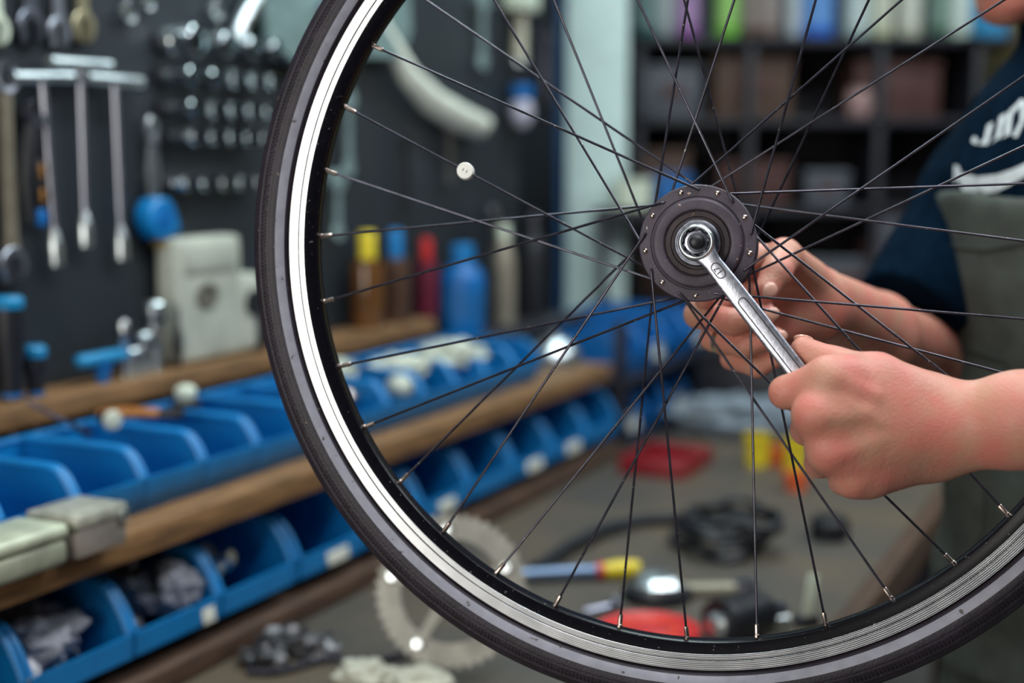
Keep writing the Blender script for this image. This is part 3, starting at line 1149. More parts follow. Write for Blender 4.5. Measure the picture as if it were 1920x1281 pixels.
for i, u in enumerate((-0.70, 0.165, 1.29)):
    o = MB().rbox((0, 0, .065), (.24, .010, .128), .003).build('shelf_bracket', M_WOOD2, loc=L(u, 0.13, BZ if u > 1.28 else .797), rotz=WROT)
    if u > 1.28:
        o.scale.z = (0.925 - BZ) / .128
    tag(o, ['wooden block holding up the shelf at its near end', 'wooden block under the middle of the bin shelf', 'wooden block holding up the far end of the bin shelf'][i], 'bracket')


# --- blue storage bins
def make_bin(name, label, loc, depth, width, hgt, lip, m, group, card=None, rot=WROT, flatlen=.80, taper=0.0):
    """open-fronted stacking bin; origin at back bottom centre, x = towards the opening"""
    b = thing(name, label, 'bin', loc, rot, group)
    t = .0028
    x1, x2 = depth * flatlen, depth
    prof = [(0, 0), (x2 - .012, 0), (x2 - .004, lip * .35), (x2, lip)]
    arc = []
    for i in range(9):
        s = i / 8
        a = s * PI / 2
        arc.append((x1 + (x2 - x1) * (0.12 + .88 * math.sin(a) ** 1.0) * 1.0 if s else x1, lip + (hgt - lip) * math.cos(a) ** 0.9))
    arc = [(x1 + (x2 - x1) * (i / 8) ** .75, lip + (hgt - lip) * (1 - (i / 8) ** 1.9)) for i in range(9)]
    prof = [(0, 0), (x2 - .012 - taper, 0), (x2 - .004 - taper * .6, lip * .4)] + arc[::-1] + [(0, hgt)]
    SIDE = Matrix(((1, 0, 0, 0), (0, 0, 1, 0), (0, 1, 0, 0), (0, 0, 0, 1)))
    sh = MB()
    for s in (-1, 1):
        y0 = s * width / 2 - (t if s > 0 else 0)
        sh.prism(prof, y0, y0 + t, SIDE)
    sh.box(((depth - taper) / 2 - .006, 0, t / 2), (depth - taper - .013, width - 2 * t, t))
    sh.box((t / 2, 0, hgt / 2), (t, width - 2 * t, hgt))
    sh.build('shell', m, b, sharp=30)
    fr = [(x2 - .012 - taper, 0), (x2 - .004 - taper * .6, lip * .42), (x2 - .001, lip * .5), (x2 + .002, lip), (x2 + .0055, lip), (x2 + .003, lip * .46), (x2 + .001 - taper * .6, lip * .38), (x2 - .008 - taper, -.0005)]
    front = MB().prism(fr, -width / 2, width / 2, SIDE).build('front_lip', m, b, sharp=30)
    for s in (-1, 1):
        rp = [(0, s * (width / 2 - .002), hgt)] + [(x, s * (width / 2 - .002), z) for x, z in arc]
        MB().tube(rp, .0044, 8).build('side_rim', m, b)
    MB().tube([(0.001, -width / 2 + .002, hgt), (0.001, width / 2 - .002, hgt)], .0042, 8).build('back_rim', m, b)
    if card:
        Mc = frame((x2 + .0050, card[0], lip * .72), (0, 1, 0), (1, 0, .14))
        MB().rbox((0, 0, 0), (card[1], card[2], .0012), .0004, Mc).build('label_card', M_PAPER, b)['label'] = 'white paper label card'
    return b


ORD = ['first', 'second', 'third', 'fourth', 'fifth', 'sixth', 'seventh', 'eighth', 'ninth', 'tenth', 'eleventh', 'twelfth', 'thirteenth', 'fourteenth']
PITCH_U = 0.1072
upper_u = [-0.1235 + PITCH_U * k for k in range(-2, 11)]
for k, u in enumerate(upper_u):
    extra = {1: ' behind the metal tins', 12: ' at the far end'}.get(k, '')
    make_bin('storage_bin', '%s blue bin from the left in the upper row%s' % (ORD[k], extra), L(u, 0.098, .9575), .176, .105, .0705, .040, M_BLUE, 'blue bins in the upper row',
             card=(0, .05, .022) if k in (6,) else None)
lower_u = [-0.375, -0.222, -0.069, 0.084, 0.245, 0.405, 0.565, 0.725, 0.885, 1.045, 1.205]
cards = {2: (.05, .022, .024), 4: (.012, .05, .022), 6: (0, .05, .022), 5: (.01, .05, .022), 8: (0, .06, .024), 9: (.01, .06, .024)}
lab = ['big blue bin at the left end of the lower row', 'big blue bin holding a crumpled clear bag, lower row', 'big blue bin with smoky grey bags under the shelf', 'big blue bin of shiny steel parts in the lower row',
       'big blue bin with a white label beside the wheel tyre', 'big blue bin seen through the left spokes, lower row', 'big blue bin behind the spoke ends at the lower left, lower row',
       'big blue bin under the middle of the shelf seen through the spokes', 'big blue bin with a white card under the far part of the shelf', 'second big blue bin from the far end of the lower row', 'big blue bin at the far end of the lower row']
for k, u in enumerate(lower_u):
    make_bin('storage_bin', lab[k], L(u, 0.10, .7975), .215, .148, .103, .050, M_BLUE, 'big blue bins in the lower row', card=cards.get(k), flatlen=.74, taper=.045)
# a further bank of bins past the end of the shelf
far = thing('bin_rack', 'dark metal rack of blue bins past the end of the wooden shelf', 'rack', L(1.62, 0.02, BZ), WROT)
for z in (0.0, .13):
    MB().rbox((.15, 0, z + .006), (.30, .62, .010), .002).build('shelf', M_DARK, far)
for sy in (-.30, .30):
    for sx in (.012, .288):
        MB().box((sx, sy, .13), (.02, .02, .26)).build('post', M_DARK, far)
n = 0
for zi, z in enumerate((BZ + .0115, BZ + .1415)):
    for j in range(4):
        u = 1.62 - .215 + .143 * j
        pos = ['nearest', 'second', 'third', 'farthest'][j]
        lv = ['bottom', 'top'][zi]
        make_bin('storage_bin', '%s blue bin on the %s level of the far rack' % (pos, lv), L(u, 0.05, z), .25, .128, .095 if zi < 2 else .085, .050, M_BLUE2, 'blue bins in the far rack',
                 card=(0, .055, .035) if (zi + j) % 2 == 0 else None)

# --- the two tins in front of the bins
tin = thing('metal_tin', 'grey metal tin with hinged lid on the shelf edge', 'tin', L(-0.216, 0.312, .9575), WROT)
MB().rbox((0, 0, .0155), (.064, .074, .030), .004).build('base', mat('worn_tin', (150, 140, 132), rough=.4, metal=.35, var=.2, scale=40), tin)
MB().rbox((0, 0, .0375), (.067, .077, .015), .004).build('lid', mat('worn_tin_lid', (168, 166, 152), rough=0.5, metal=0.3, var=0.25, scale=50), tin)
MB().rbox((.034, 0.03, .032), (.006, .012, .012), .001).build('clasp', M_CHROME2, tin)
tin2 = thing('metal_tin', 'pale green rounded tin at the left picture edge', 'tin', L(-0.318, 0.312, .9575), WROT)
MB().rbox((0, 0, .0135), (.064, .110, .027), .008, n=3).build('base', mat('pale_tin', (150, 152, 132), rough=0.45, metal=0.2, var=0.25, scale=30), tin2)
MB().rbox((0, 0, .034), (.067, .113, .016), .0075, n=3).build('lid', mat('pale_tin_lid', (188, 192, 168), rough=0.45, metal=0.2, var=0.2, scale=30), tin2)


# --- crumpled bags and loose parts inside the bins
def crumple(name, label, cat, loc, sx, sy, sz, m, seed, group=None, nz=.42, sub=4):
    o = MB().ball((0, 0, 0), 1, sq=(sx, sy, sz), nz=nz, seed=seed, sub=sub).build(name, m, loc=loc, rotz=WROT, sharp=22)
    return tag(o, label, cat, group)


crumple('plastic_bag', 'crumpled clear bag of small parts in the second lower bin', 'bag', L(-0.222, .225, .850), .066, .058, .036, M_BAG, 3)
crumple('plastic_bag', 'smoky grey bag leaning in the third lower bin', 'bag', L(-0.085, .215, .858), .064, .050, .044, M_BAGD, 5)
crumple('plastic_bag', 'small pale bag beside the smoky bag, third lower bin', 'bag', L(-0.022, .270, .858), .032, .022, .030, M_BAG, 9)
crumple('plastic_bag', 'white crumpled bag spilling out of the upper bins, nearer one', 'bag', L(0.62, .205, 1.028), .050, .040, .020, M_WHITEP, 12)
crumple('plastic_bag', 'white crumpled bag spilling out of the upper bins, farther one', 'bag', L(0.80, .205, 1.028), .052, .050, .022, M_WHITEP, 14)
crumple('plastic_bag', 'small white wrap lying on the far upper bins', 'bag', L(0.50, .16, 1.030), .035, .04, .022, M_WHITEP, 17)
random.seed(11)
pos_w = ['nearest left', 'front', 'middle', 'right', 'back', 'top', 'upper right', 'lower left', 'deepest', 'rim side']
for i in range(10):
    p = L(0.084 + random.uniform(-.045, .045), .225 + random.uniform(-.05, .06), .842 + random.uniform(0, .030))
    b = thing('steel_bolt', 'shiny steel bolt lying in the bin of steel parts', 'bolt', p, random.uniform(0, 6), 'bolts in the lower bin', rot=(random.uniform(.6, 1.6), random.uniform(-.5, .5), random.uniform(0, 6)))
    MB().prism([(.010 * math.cos(PI / 3 * k), .010 * math.sin(PI / 3 * k)) for k in range(6)], 0, .008, bev=.001).build('head', M_CHROME2, b)
    MB().tube([(0, 0, -.03), (0, 0, 0)], .0055, 10).build('shank', M_CHROME2, b)
# bits lying in or on the upper bins
br = thing('wooden_brush', 'small brown wooden-handled brush on an upper bin', 'brush', L(0.075, .155, 1.038), WROT + .5)
MB().tube([(-.055, 0, 0), (-.02, 0, .001), (.02, 0, 0)], [.005, .008, .006], 10).build('handle', mat('varnished_wood', (176, 108, 40), rough=.35, var=.2, scale=30), br)
MB().rbox((.035, 0, -.001), (.03, .022, .012), .003).build('bristles', M_BLACKP, br)
kn = thing('white_knob', 'white round knob on a black stem above the blue bins', 'knob', L(0.003, .155, 1.032), WROT)
MB().lathe([(0, 0), (.009, 0), (.009, .018), (0, .018)], 16, frame((0, 0, .012), (0, 0, 1), (1, -.3, 0))).build('stem', M_BLACKP, kn)
MB().lathe([(0, .016), (.011, .016), (.0125, .020), (.010, .025), (0, .027)], 20, frame((0, 0, .012), (0, 0, 1), (1, -.3, 0))).build('cap', M_WHITEP, kn)
kn = thing('white_knob', 'cream knob sitting at the back of the upper bins', 'knob', L(0.19, .13, 1.034), WROT)
MB().lathe([(0, 0), (.010, 0), (.014, .006), (.0145, .015), (.009, .021), (0, .023)], 20).build('cap', M_CREAM, kn)
MB().lathe([(0, -.008), (.020, -.008), (.020, 0), (0, 0)], 20).build('base', M_BLACKP, kn)
rd = thing('steel_punch', 'thin steel punch leaning out of a blue bin', 'punch', L(0.0, .115, 1.030), WROT, rot=(.9, -.5, WROT))
MB().tube([(0, 0, 0), (0, 0, .05), (0, 0, .075)], [.002, .002, .0012], 8).build('shaft', M_STEEL, rd)
MB().tube([(0, 0, -.02), (0, 0, .004)], .004, 8).build('grip', M_DARKSTEEL, rd)
for i, (u, v, s) in enumerate(((.33, .235, .016), (.44, .22, .018), (.555, .245, .020))):
    o = MB().ball((0, 0, 0), s, nz=.1, seed=i, sub=3).build('ball_end', M_WHITEP if i != 1 else M_NIPPLE, loc=L(u, v, 1.0 + .004 * i), rotz=WROT)
    tag(o, ['pale round end cap in an upper bin left of the tyre', 'copper coloured round cap in an upper bin', 'white round cap in the upper bin inside the tyre'][i], 'cap')


# --- screwdrivers standing in the ledge
def driver(name, label, px, pyt, pyb, rad, capm, T=False):
    v = .045
    u, zt = on_wall(px, pyt, v)
    _, zb = on_wall(px, pyb, v)
    b = thing(name, label, 'screwdriver', L(u, v, 1.062), WROT, 'screwdrivers standing in the ledge')
    h = zt - 1.062
    hb_ = max(0.002, zb - 1.062)
    if not T:
        MB().lathe([(0, hb_), (rad * .62, hb_), (rad * .75, hb_ + .01), (rad * .68, hb_ + h * .25), (rad, hb_ + h * .5), (rad * .9, h - .014), (0, h - .014)], 18).build('handle', M_BLACKP, b)
        MB().lathe([(0, h - .014), (rad * .95, h - .014), (rad, h - .004), (rad * .8, h), (0, h)], 18).build('cap', capm, b)
        MB().lathe([(0, hb_ - .002), (rad * .66, hb_ - .002), (rad * .66, hb_ + .012), (0, hb_ + .012)], 16).build('collar', M_BLUE2, b)
    MB().tube([(0, 0, -.05), (0, 0, hb_ + .01)], .003, 8).build('blade', M_STEEL, b)
    return b


driver('screwdriver', 'tall black screwdriver handle with cyan cap at the left', 14, 556, 742, .0195, M_CYAN)
driver('screwdriver', 'short black screwdriver handle with cyan cap', 64, 648, 738, .0150, M_CYAN)
t, u, z = wall_thing('hex_key', 'cyan T-shaped hex key standing in the ledge', 'hex key', 192, 700, .045)
MB().rbox((0, 0, .020), (.020, .094, .018), .008, n=3).build('grip', M_CYAN, t)
MB().lathe([(0, -.016), (.007, -.016), (.013, .012), (0, .014)], 14).build('neck', M_BLUE2, t)
MB().tube([(0, 0, -.05), (0, 0, -.015)], .003, 6).build('blade', M_STEEL, t)
for i, (px, py, h, r, lb) in enumerate(((232, 612, .075, .008, 'small chrome bit standing on the ledge beside the cyan hex key'), (290, 585, .100, .014, 'tall chrome socket bit standing by the cream box'),
                                        (270, 640, .06, .012, 'short chrome socket bit on the ledge'), (250, 668, .05, .011, 'lowest chrome bit at the end of the cyan grip'))):
    u, z = on_wall(px, py, .05)
    b = thing('socket_bit', lb, 'socket', L(u, .05, 1.062), WROT, 'chrome bits on the ledge')
    top = z + r - 1.062
    MB().lathe([(0, 0), (r * .55, 0), (r * .5, top * .55), (r * .9, top * .62), (r, top - .003), (r * .8, top), (r * .55, top), (r * .5, top - .01), (0, top - .01)], 18).build('body', M_CHROME2, b)
    MB().lathe([(r * 1.0, top * .72), (r * 1.08, top * .73), (r * 1.08, top * .80), (r * 1.0, top * .81)], 18, closed=True).build('knurled_band', M_DARKSTEEL, b)
b = thing('scribe', 'dark thin scribe standing upright in front of the cream box', 'scribe', L(on_wall(335, 640, .05)[0], .05, 1.062), WROT)
MB().lathe([(0, 0), (.003, 0), (.005, .02), (.005, .05), (.002, .06), (.0015, .085), (0, .086)], 10).build('shaft', M_DARKSTEEL, b)
MB().lathe([(.0052, .02), (.0062, .022), (.0062, .044), (.0052, .046)], 10, closed=True).build('grip', M_BLACKP, b)

M_CASE = mat('aged_case', (176, 178, 164), rough=.55, var=.14, scale=14)
# --- the cream box leaning against the board
t, u, z = wall_thing('cream_case', 'cream plastic case with an oval hole leaning on the tool board', 'case', 378, 655, .03)
t.location = L(u, .030, 1.063)
t.rotation_euler = (0, 0, WROT)
MB().rbox((0, 0, .090), (.042, .150, .178), .010, n=3).build('body', M_CASE, t)
MB().rbox((.022, .0, .150), (.006, .12, .040), .003).build('lid_panel', M_CASE, t)
MB().lathe([(0, 0), (.024, 0), (.024, .0035), (.017, .0035), (.016, .001), (0, .001)], 24, frame((.0212, -.012, .095), (0, 1, 0), (1, 0, 0)) @ Matrix.Diagonal((1, .75, 1, 1))).build('oval_hole', mat('grimy_plastic', (96, 92, 80), rough=.6), t)
MB().rbox((.0, .1, .060), (.040, .055, .118), .012, n=3).build('side_wing', M_CASE, t)
MB().lathe([(0, 0), (.02, 0), (.02, .003), (0, .003)], 20, frame((.021, .1, .075), (0, 1, 0), (1, 0, 0))).build('dial', M_BLACKP, t)
b = thing('black_clamp', 'black clamp standing on the ledge behind the tyre', 'clamp', L(on_wall(478, 640, .04)[0], .04, 1.062), WROT)
MB().rbox((0, 0, .03), (.03, .02, .06), .004).build('body', M_BLACKP, b)
MB().tube([(0, -.03, .055), (0, .03, .075)], .004, 8).build('bar', M_DARKSTEEL, b)

# ------------------------------------------------------------------ tools hanging on the board
def open_wrench(name, label, px, py_head, hw_px, col, length=.20, group='open-ended wrenches at the top of the board', jaw=.5):
    """hangs jaw down: head centre at the pixel"""
    v = .012
    t, u, z = wall_thing(name, label, 'wrench', px, py_head, v, group)
    r = hw_px / 2666 * 2.15
    g = r * jaw
    pts = circ(0, 0, r, math.radians(-62), math.radians(242), 26)
    poly = pts + [(-g * .95, -r * .95), (-g, r * .15), (-g * .5, r * .45), (g * .5, r * .45), (g, r * .15), (g * .95, -r * .95)]
    MB().prism(poly, -.004, .004, PLANE, bev=.0012).build('jaw', col, t)
    w_ = r * .42
    sh = [(-w_ * 1.2, r * .8), (w_ * 1.2, r * .8), (w_, r * 1.6), (w_, length), (-w_, length), (-w_, r * 1.6)]
    MB().prism(sh, -.003, .003, PLANE, bev=.001).build('shank', col, t)
    MB().prism([(x, y + length + r * .7) for x, y in circ(0, 0, r * .9, 0, 2 * PI, 24)[:-1]], -.0035, .0035, PLANE, bev=.001).build('top_end', col, t)
    MB().tube([(-.012, 0, length * .6), (.014, 0, length * .6), (.016, 0, length * .6 + .006)], .002, 6).build('hook', M_STEEL, t)
    return t


M_BRASSY = mat('warm_steel', (196, 184, 150), rough=.35, metal=.8, var=.12, scale=40)
open_wrench('open_end_wrench', 'pale wrench jaw cut off by the left picture edge', -6, 55, 24, M_CREAM)
open_wrench('open_end_wrench', 'large dark open-ended wrench hanging jaw down', 57, 50, 28, M_STEEL)
open_wrench('open_end_wrench', 'small steel open-ended wrench hanging between the dark and the brassy ones', 110, 60, 24, M_CHROME)
open_wrench('open_end_wrench', 'warm brassy open-ended wrench hanging jaw down', 156, 50, 26, M_BRASSY)

# the long combination wrench at the left edge
t, u, z = wall_thing('combination_wrench', 'long combination wrench hanging ring up at the left picture edge', 'wrench', 8, 145, .016)
MB().lathe([(.0125, -.005), (.0185, -.006), (.0205, 0), (.0185, .006), (.0125, .005)], 36, frame((0, 0, 0), (0, 1, 0), (1, 0, 0)), closed=True).build('ring_end', M_CHROME, t)
Lw = .222
MB().prism([(-.010, -.018), (.010, -.018), (.0085, -.04), (.0095, -Lw + .03), (.012, -Lw + .015), (-.012, -Lw + .015), (-.0095, -Lw + .03), (-.0085, -.04)], -.004, .004, PLANE, bev=.0012).build('shank', mat('warm_shank', (172, 160, 140), rough=.4, metal=.8, var=.12), t)
r, g = .0225, .0115
poly = [(x, y - Lw - .004) for x, y in circ(0, 0, r, math.radians(-60), math.radians(240), 26) + [(-g * .95, -r * .95), (-g, r * .1), (-g * .5, r * .45), (g * .5, r * .45), (g, r * .1), (g * .95, -r * .95)]]
MB().prism(poly, -.005, .005, PLANE, bev=.0012).build('open_jaw', M_CHROME, t)
MB().tube([(-.018, 0, .0), (.010, 0, .0), (.012, 0, .006)], .002, 6).build('hook', M_STEEL, t)


def t_wrench(label, bx0, bx1, by, sx, sy, slope):
    """T-handle socket wrench: bar from bx0 to bx1 at height by, shaft foot at (sx, sy)"""
    v = .022
    u0, z0 = on_wall(bx0, by - slope / 2, v)
    u1, z1 = on_wall(bx1, by + slope / 2, v)
    us, zs = on_wall(sx, sy, v)
    um, zm = (u0 + u1) / 2, (z0 + z1) / 2
    b = thing('t_handle_wrench', label, 'wrench', L(um, v, zs), WROT, 'T-handle socket wrenches')
    h = zm - zs
    dy = us - um
    MB().tube([(0, u0 - um, h + z0 - zm), (0, u1 - um, h + z1 - zm)], .0080, 14).build('crossbar', M_CHROME2, b)
    for s in (.62, .70, .80):
        MB().tube([(0, (u0 - um) + (u1 - u0) * s - .001, h + (z1 - z0) * (s - .5)), (0, (u0 - um) + (u1 - u0) * s + .001, h + (z1 - z0) * (s - .5))], .0086, 14).build('groove_band', M_STEEL, b)
    MB().tube([(0, 0, h - .004), (0, dy * .9, .030)], [.0050, .0042], 12).build('shaft', M_CHROME, b)
    Ms = frame((0, dy, 0), (1, 0, 0), (0, -dy, h))
    MB().lathe([(.006, -.012), (.0095, -.012), (.0100, .012), (.0085, .020), (.0048, .034), (.0040, .034), (.006, .015)], 18, Ms, closed=True).build('socket', M_CHROME2, b)
    return b


t_wrench('chrome T-handle wrench nearest the left edge, shaft partly behind cutters', 22, 133, 145, 105, 480, 0)
t_wrench('chrome T-handle wrench with the highest crossbar', 92, 204, 120, 160, 445, 8)
t_wrench('rightmost chrome T-handle wrench, beside the blue tape measure', 162, 264, 150, 228, 470, 8)

# black cutters with two legs
t, u, z = wall_thing('wire_cutter', 'black-handled wire cutters hanging behind the first T-handle wrench', 'cutters', 66, 235, .018)
for s in (-1, 1):
    MB().tube([(0, s * .004, .015), (0, s * .012, -.02), (0, s * .018, -.07), (0, s * .014, -.12)], [.007, .009, .009, .006], 10, flat=.6).build('handle', M_BLACKP, t)
    MB().prism([(s * .002, .0), (s * .022, .010), (s * .018, .026), (s * .003, .030)], -.005, .005, PLANE, bev=.001).build('jaw', M_DARKSTEEL, t)
MB().lathe([(0, 0), (.008, 0), (.008, .008), (0, .008)], 14, frame((0, 0, .006), (0, 1, 0), (1, 0, 0))).build('pivot', M_STEEL, t)
t, u, z = wall_thing('file', 'slim tool with brown inlaid handle hanging by the cutters', 'file', 74, 345, .020)
MB().rbox((0, 0, 0), (.008, .014, .06), .003).build('handle', M_BLACKP, t)
for zz in (-.014, .016):
    MB().rbox((.004, 0, zz), (.003, .006, .018), .001).build('inlay', mat('amber_inlay', (150, 100, 40), rough=.4), t)
MB().rbox((0, 0, .055), (.004, .012, .06), .001).build('blade', M_DARKSTEEL, t)
MB().rbox((0, 0, -.042), (.010, .016, .022), .004).build('pommel', M_BLUE2, t)

# small chrome tools along the top
for i, (px, py, r, lb) in enumerate(((240, 25, .013, 'small chrome ring tool hanging at the top of the board'), (275, 5, .010, 'tiny chrome hook tool at the top edge beside the ring tool'),
                                     (405, 22, .013, 'small chrome pulley hanging above the socket rack'))):
    t, u, z = wall_thing('ring_tool', lb, 'tool', px, py, .015)
    MB().lathe([(r * .5, -.004), (r, -.005), (r * 1.1, 0), (r, .005), (r * .5, .004)], 22, frame((0, 0, 0), (0, 1, 0), (1, 0, 0)), closed=True).build('ring', M_CHROME2, t)
    MB().tube([(0, 0, r), (0, .002, r + .05)], .003, 8).build('stem', M_STEEL, t)

# chrome pliers and blue tape measure
t, u, z = wall_thing('pliers', 'slim chrome pliers hanging above the blue tape measure', 'pliers', 285, 270, .018)
for s in (-1, 1):
    MB().tube([(0, s * .003, .0), (0, s * .0065, -.03), (0, s * .0055, -.075)], [.0045, .0055, .004], 10).build('handle', M_CHROME2, t)
    MB().tube([(0, s * .003, 0), (0, s * .008, .022), (0, s * .004, .036)], [.004, .006, .004], 10).build('jaw', M_CHROME2, t)
MB().lathe([(0, 0), (.007, 0), (.007, .008), (0, .009)], 14, frame((0, 0, .003), (0, 1, 0), (1, 0, 0))).build('pivot', M_STEEL, t)
t, u, z = wall_thing('tape_measure', 'blue tape measure hanging on the dark board', 'tape measure', 292, 410, .022)
poly = circ(0, 0, .030, math.radians(40), math.radians(320), 22)
poly = [(x, y) for x, y in poly] + [(.036, -.026), (.034, -.002)]
MB().prism(poly, -.016, .016, PLANE, bev=.004).build('case', M_BLUE, t)
MB().lathe([(0, 0), (.015, 0), (.014, .003), (0, .004)], 22, frame((.016, -.002, 0), (0, 1, 0), (1, 0, 0))).build('round_badge', M_BLUE2, t)
MB().rbox((0, .012, -.034), (.020, .022, .010), .002).build('tape_tip', mat('tape_yellow', (150, 120, 40), rough=.5), t)
MB().rbox((0, .03, .012), (.018, .012, .014), .003).build('clip', M_BLACKP, t)

# --- socket rack: five rows of chrome sockets pointing out of the wall
rack = thing('socket_rack', 'dark rail rack holding five rows of chrome sockets', 'rack', L(0.33, .0, on_wall(400, 180, .0)[1]), WROT)
rows = [(90, [(322, .0220), (382, .0185), (430, .0165), (474, .0155)], .055), (152, [(322, .0155), (364, .0145), (402, .0135), (438, .0130), (472, .0125)], .050),
        (208, [(328, .0140), (366, .0135), (402, .0130), (436, .0125), (468, .0120)], .046), (258, [(334, .0130), (370, .0125), (404, .0125), (436, .0120), (467, .0115)], .042),
        (342, [(330, .0115), (364, .0110), (400, .0110), (434, .0125), (466, .0105)], .032)]
rn = ['top', 'second', 'third', 'fourth', 'bottom']
for ri, (py, items, ln) in enumerate(rows):
    zs = [on_wall(px, py, .02)[1] for px, _ in items]
    us = [on_wall(px, py, .02)[0] for px, _ in items]
    zc = on_wall(400, py, .0)[1]
    MB().rbox((.006, (us[0] + us[-1]) / 2 - .33, zc - on_wall(400, 180, .0)[1]), (.012, us[-1] - us[0] + .04, .016), .002).build('rail', M_DARK, rack)
    for j, (px, r) in enumerate(items):
        s = thing('socket', 'chrome socket, %s from the left in the %s row of the socket rack' % (ORD[j], rn[ri]), 'socket', L(us[j], .012, zc), WROT, 'chrome sockets on the rack')
        Mx = frame((0, 0, 0), (0, 0, 1), (1, 0, 0))
        MB().lathe([(0, 0), (r * .86, 0), (r * .9, ln * .30), (r * .82, ln * .36), (r * .84, ln * .42), (r, ln * .5), (r, ln - .0015), (r * .93, ln), (r * .74, ln), (r * .70, ln - .003), (r * .70, ln * .5), (0, ln * .5)], 22, Mx).build('shell', M_SOCKET, s)
        MB().lathe([(0, ln * .5 + .001), (r * .69, ln * .5 + .001)], 18, Mx).build('bore', M_BLACKP, s)

# --- big two-handled cutter: head behind the tyre, handles curving out to both sides
t, u0, z0 = wall_thing('cable_shears', 'large pale two-handled shears hanging open behind the tyre', 'shears', 640, 30, .03)


def wl(px, py, x=0.0):
    u, z = on_wall(px, py, .03)
    return (x, u - u0, z - z0)


MB().tube([wl(560, -40), wl(500, -25), wl(470, 10), wl(452, 45), wl(445, 72)], [.010, .013, .014, .0135, .011], 14).build('handle', M_CHROME2, t)
MB().tube([wl(700, 20), wl(735, 80), wl(765, 140), wl(810, 190), wl(860, 222), wl(905, 240)], [.012, .014, .020, .026, .029, .026], 16, flat=.6).build('handle', mat('ivory_handle', (244, 248, 232), rough=.35, var=.04), t)
MB().prism([(wl(x, y)[1], wl(x, y)[2]) for x, y in ((480, -30), (560, -60), (760, -60), (765, 60), (748, 112), (690, 108), (560, 130), (500, 80))], -.008, .008, PLANE, bev=.002).build('head', mat('pale_teal_steel', (140, 164, 164), rough=.4, metal=.4, var=.15), t)
MB().lathe([(0, 0), (.018, 0), (.018, .008), (0, .010)], 20, frame(wl(600, 10, .008), (0, 1, 0), (1, 0, 0))).build('pivot', M_STEEL, t)

# --- further tools hanging behind the spokes
M_TEAL = mat('pale_teal_metal', (150, 172, 174), rough=.4, metal=.5, var=.15, scale=20)
hang = [('adjustable_wrench', 'wrench', 652, 175, 320, .012, M_TEAL, 'pale steel adjustable wrench hanging just inside the tyre'),
        ('adjustable_wrench', 'wrench', 632, 330, 440, .012, M_TEAL, 'pale steel wrench hanging low just inside the tyre'),
        ('cone_wrench', 'wrench', 842, 195, 340, .011, M_STEEL, 'dim steel cone wrench hanging beyond the curved cream handle'),
        ('chain_tool', 'tool', 905, -10, 120, .014, M_TEAL, 'pale chain tool hanging high among the spokes'),
        ('cassette_tool', 'tool', 762, 250, 390, .009, M_DARKSTEEL, 'dark slim tool hanging beneath the cream handle'),
        ('cable_puller', 'tool', 925, 390, 500, .010, M_STEEL, 'dim steel puller hanging above the blue bottle')]
for nm, cat, px, py0, py1, r, m, lb in hang:
    v = .02
    u, zt = on_wall(px, py0, v)
    _, zb = on_wall(px, py1, v)
    h = zt - zb
    t = thing(nm, lb, cat, L(u, v, zb), WROT)
    MB().prism([(-r * .7, 0), (r * .7, 0), (r * .55, h * .25), (r * .5, h * .75), (r * .7, h * .85), (-r * .7, h * .85), (-r * .5, h * .75), (-r * .55, h * .25)], -.004, .004, PLANE, bev=.001).build('shank', m, t)
    jp_ = circ(0, 0, r * 1.7, math.radians(-240), math.radians(60), 20)
    MB().prism([(x, y + h * .93) for x, y in jp_] + [(r * .5, h * .93), (-r * .5, h * .93)], -.005, .005, PLANE, bev=.001).build('jaw', m, t)
    MB().lathe([(r * .5, -.003), (r * 1.1, -.004), (r * 1.2, 0), (r * 1.1, .004), (r * .5, .003)], 18, frame((0, 0, .004), (0, 1, 0), (1, 0, 0)), closed=True).build('ring', m, t)
t, u, z = wall_thing('screwdriver', 'hanging screwdriver with blue collar and pale violet bulb handle', 'screwdriver', 978, 215, .03)
MB().lathe([(0, -.028), (.014, -.026), (.024, -.008), (.026, .012), (.020, .030), (0, .034)], 20).build('handle', mat('pale_violet', (176, 172, 186), rough=.4), t)
MB().lathe([(0, .030), (.020, .030), (.026, .045), (.024, .062), (0, .064)], 20).build('collar', M_BLUE2, t)
MB().tube([(0, 0, .06), (0, 0, .16)], .004, 8).build('blade', M_DARKSTEEL, t)
t, u, z = wall_thing('wooden_mallet', 'beige wooden mallet handle hanging high near the pillar', 'mallet', 975, 90, .03)
MB().tube([(0, 0, -.035), (0, 0, .0), (0, .006, .075)], [.017, .016, .012], 12).build('handle', mat('beige_wood', (168, 162, 144), rough=.6, var=.2), t)
MB().rbox((0, .008, .10), (.05, .09, .05), .008).build('head', M_CREAM, t)
MB().lathe([(.0165, -.037), (.0185, -.035), (.0185, -.026), (.0165, -.024)], 14, closed=True).build('end_band', M_CHROME2, t)
t, u, z = wall_thing('crank_puller', 'dark crank puller hanging beside the pillar', 'puller', 1020, 120, .03)
MB().lathe([(0, -.10), (.014, -.09), (.016, -.02), (.010, .0), (.010, .08), (0, .09)], 16).build('body', M_DARKSTEEL, t)
MB().tube([(0, -.04, .06), (0, .04, .06)], .006, 8).build('arm', M_STEEL, t)


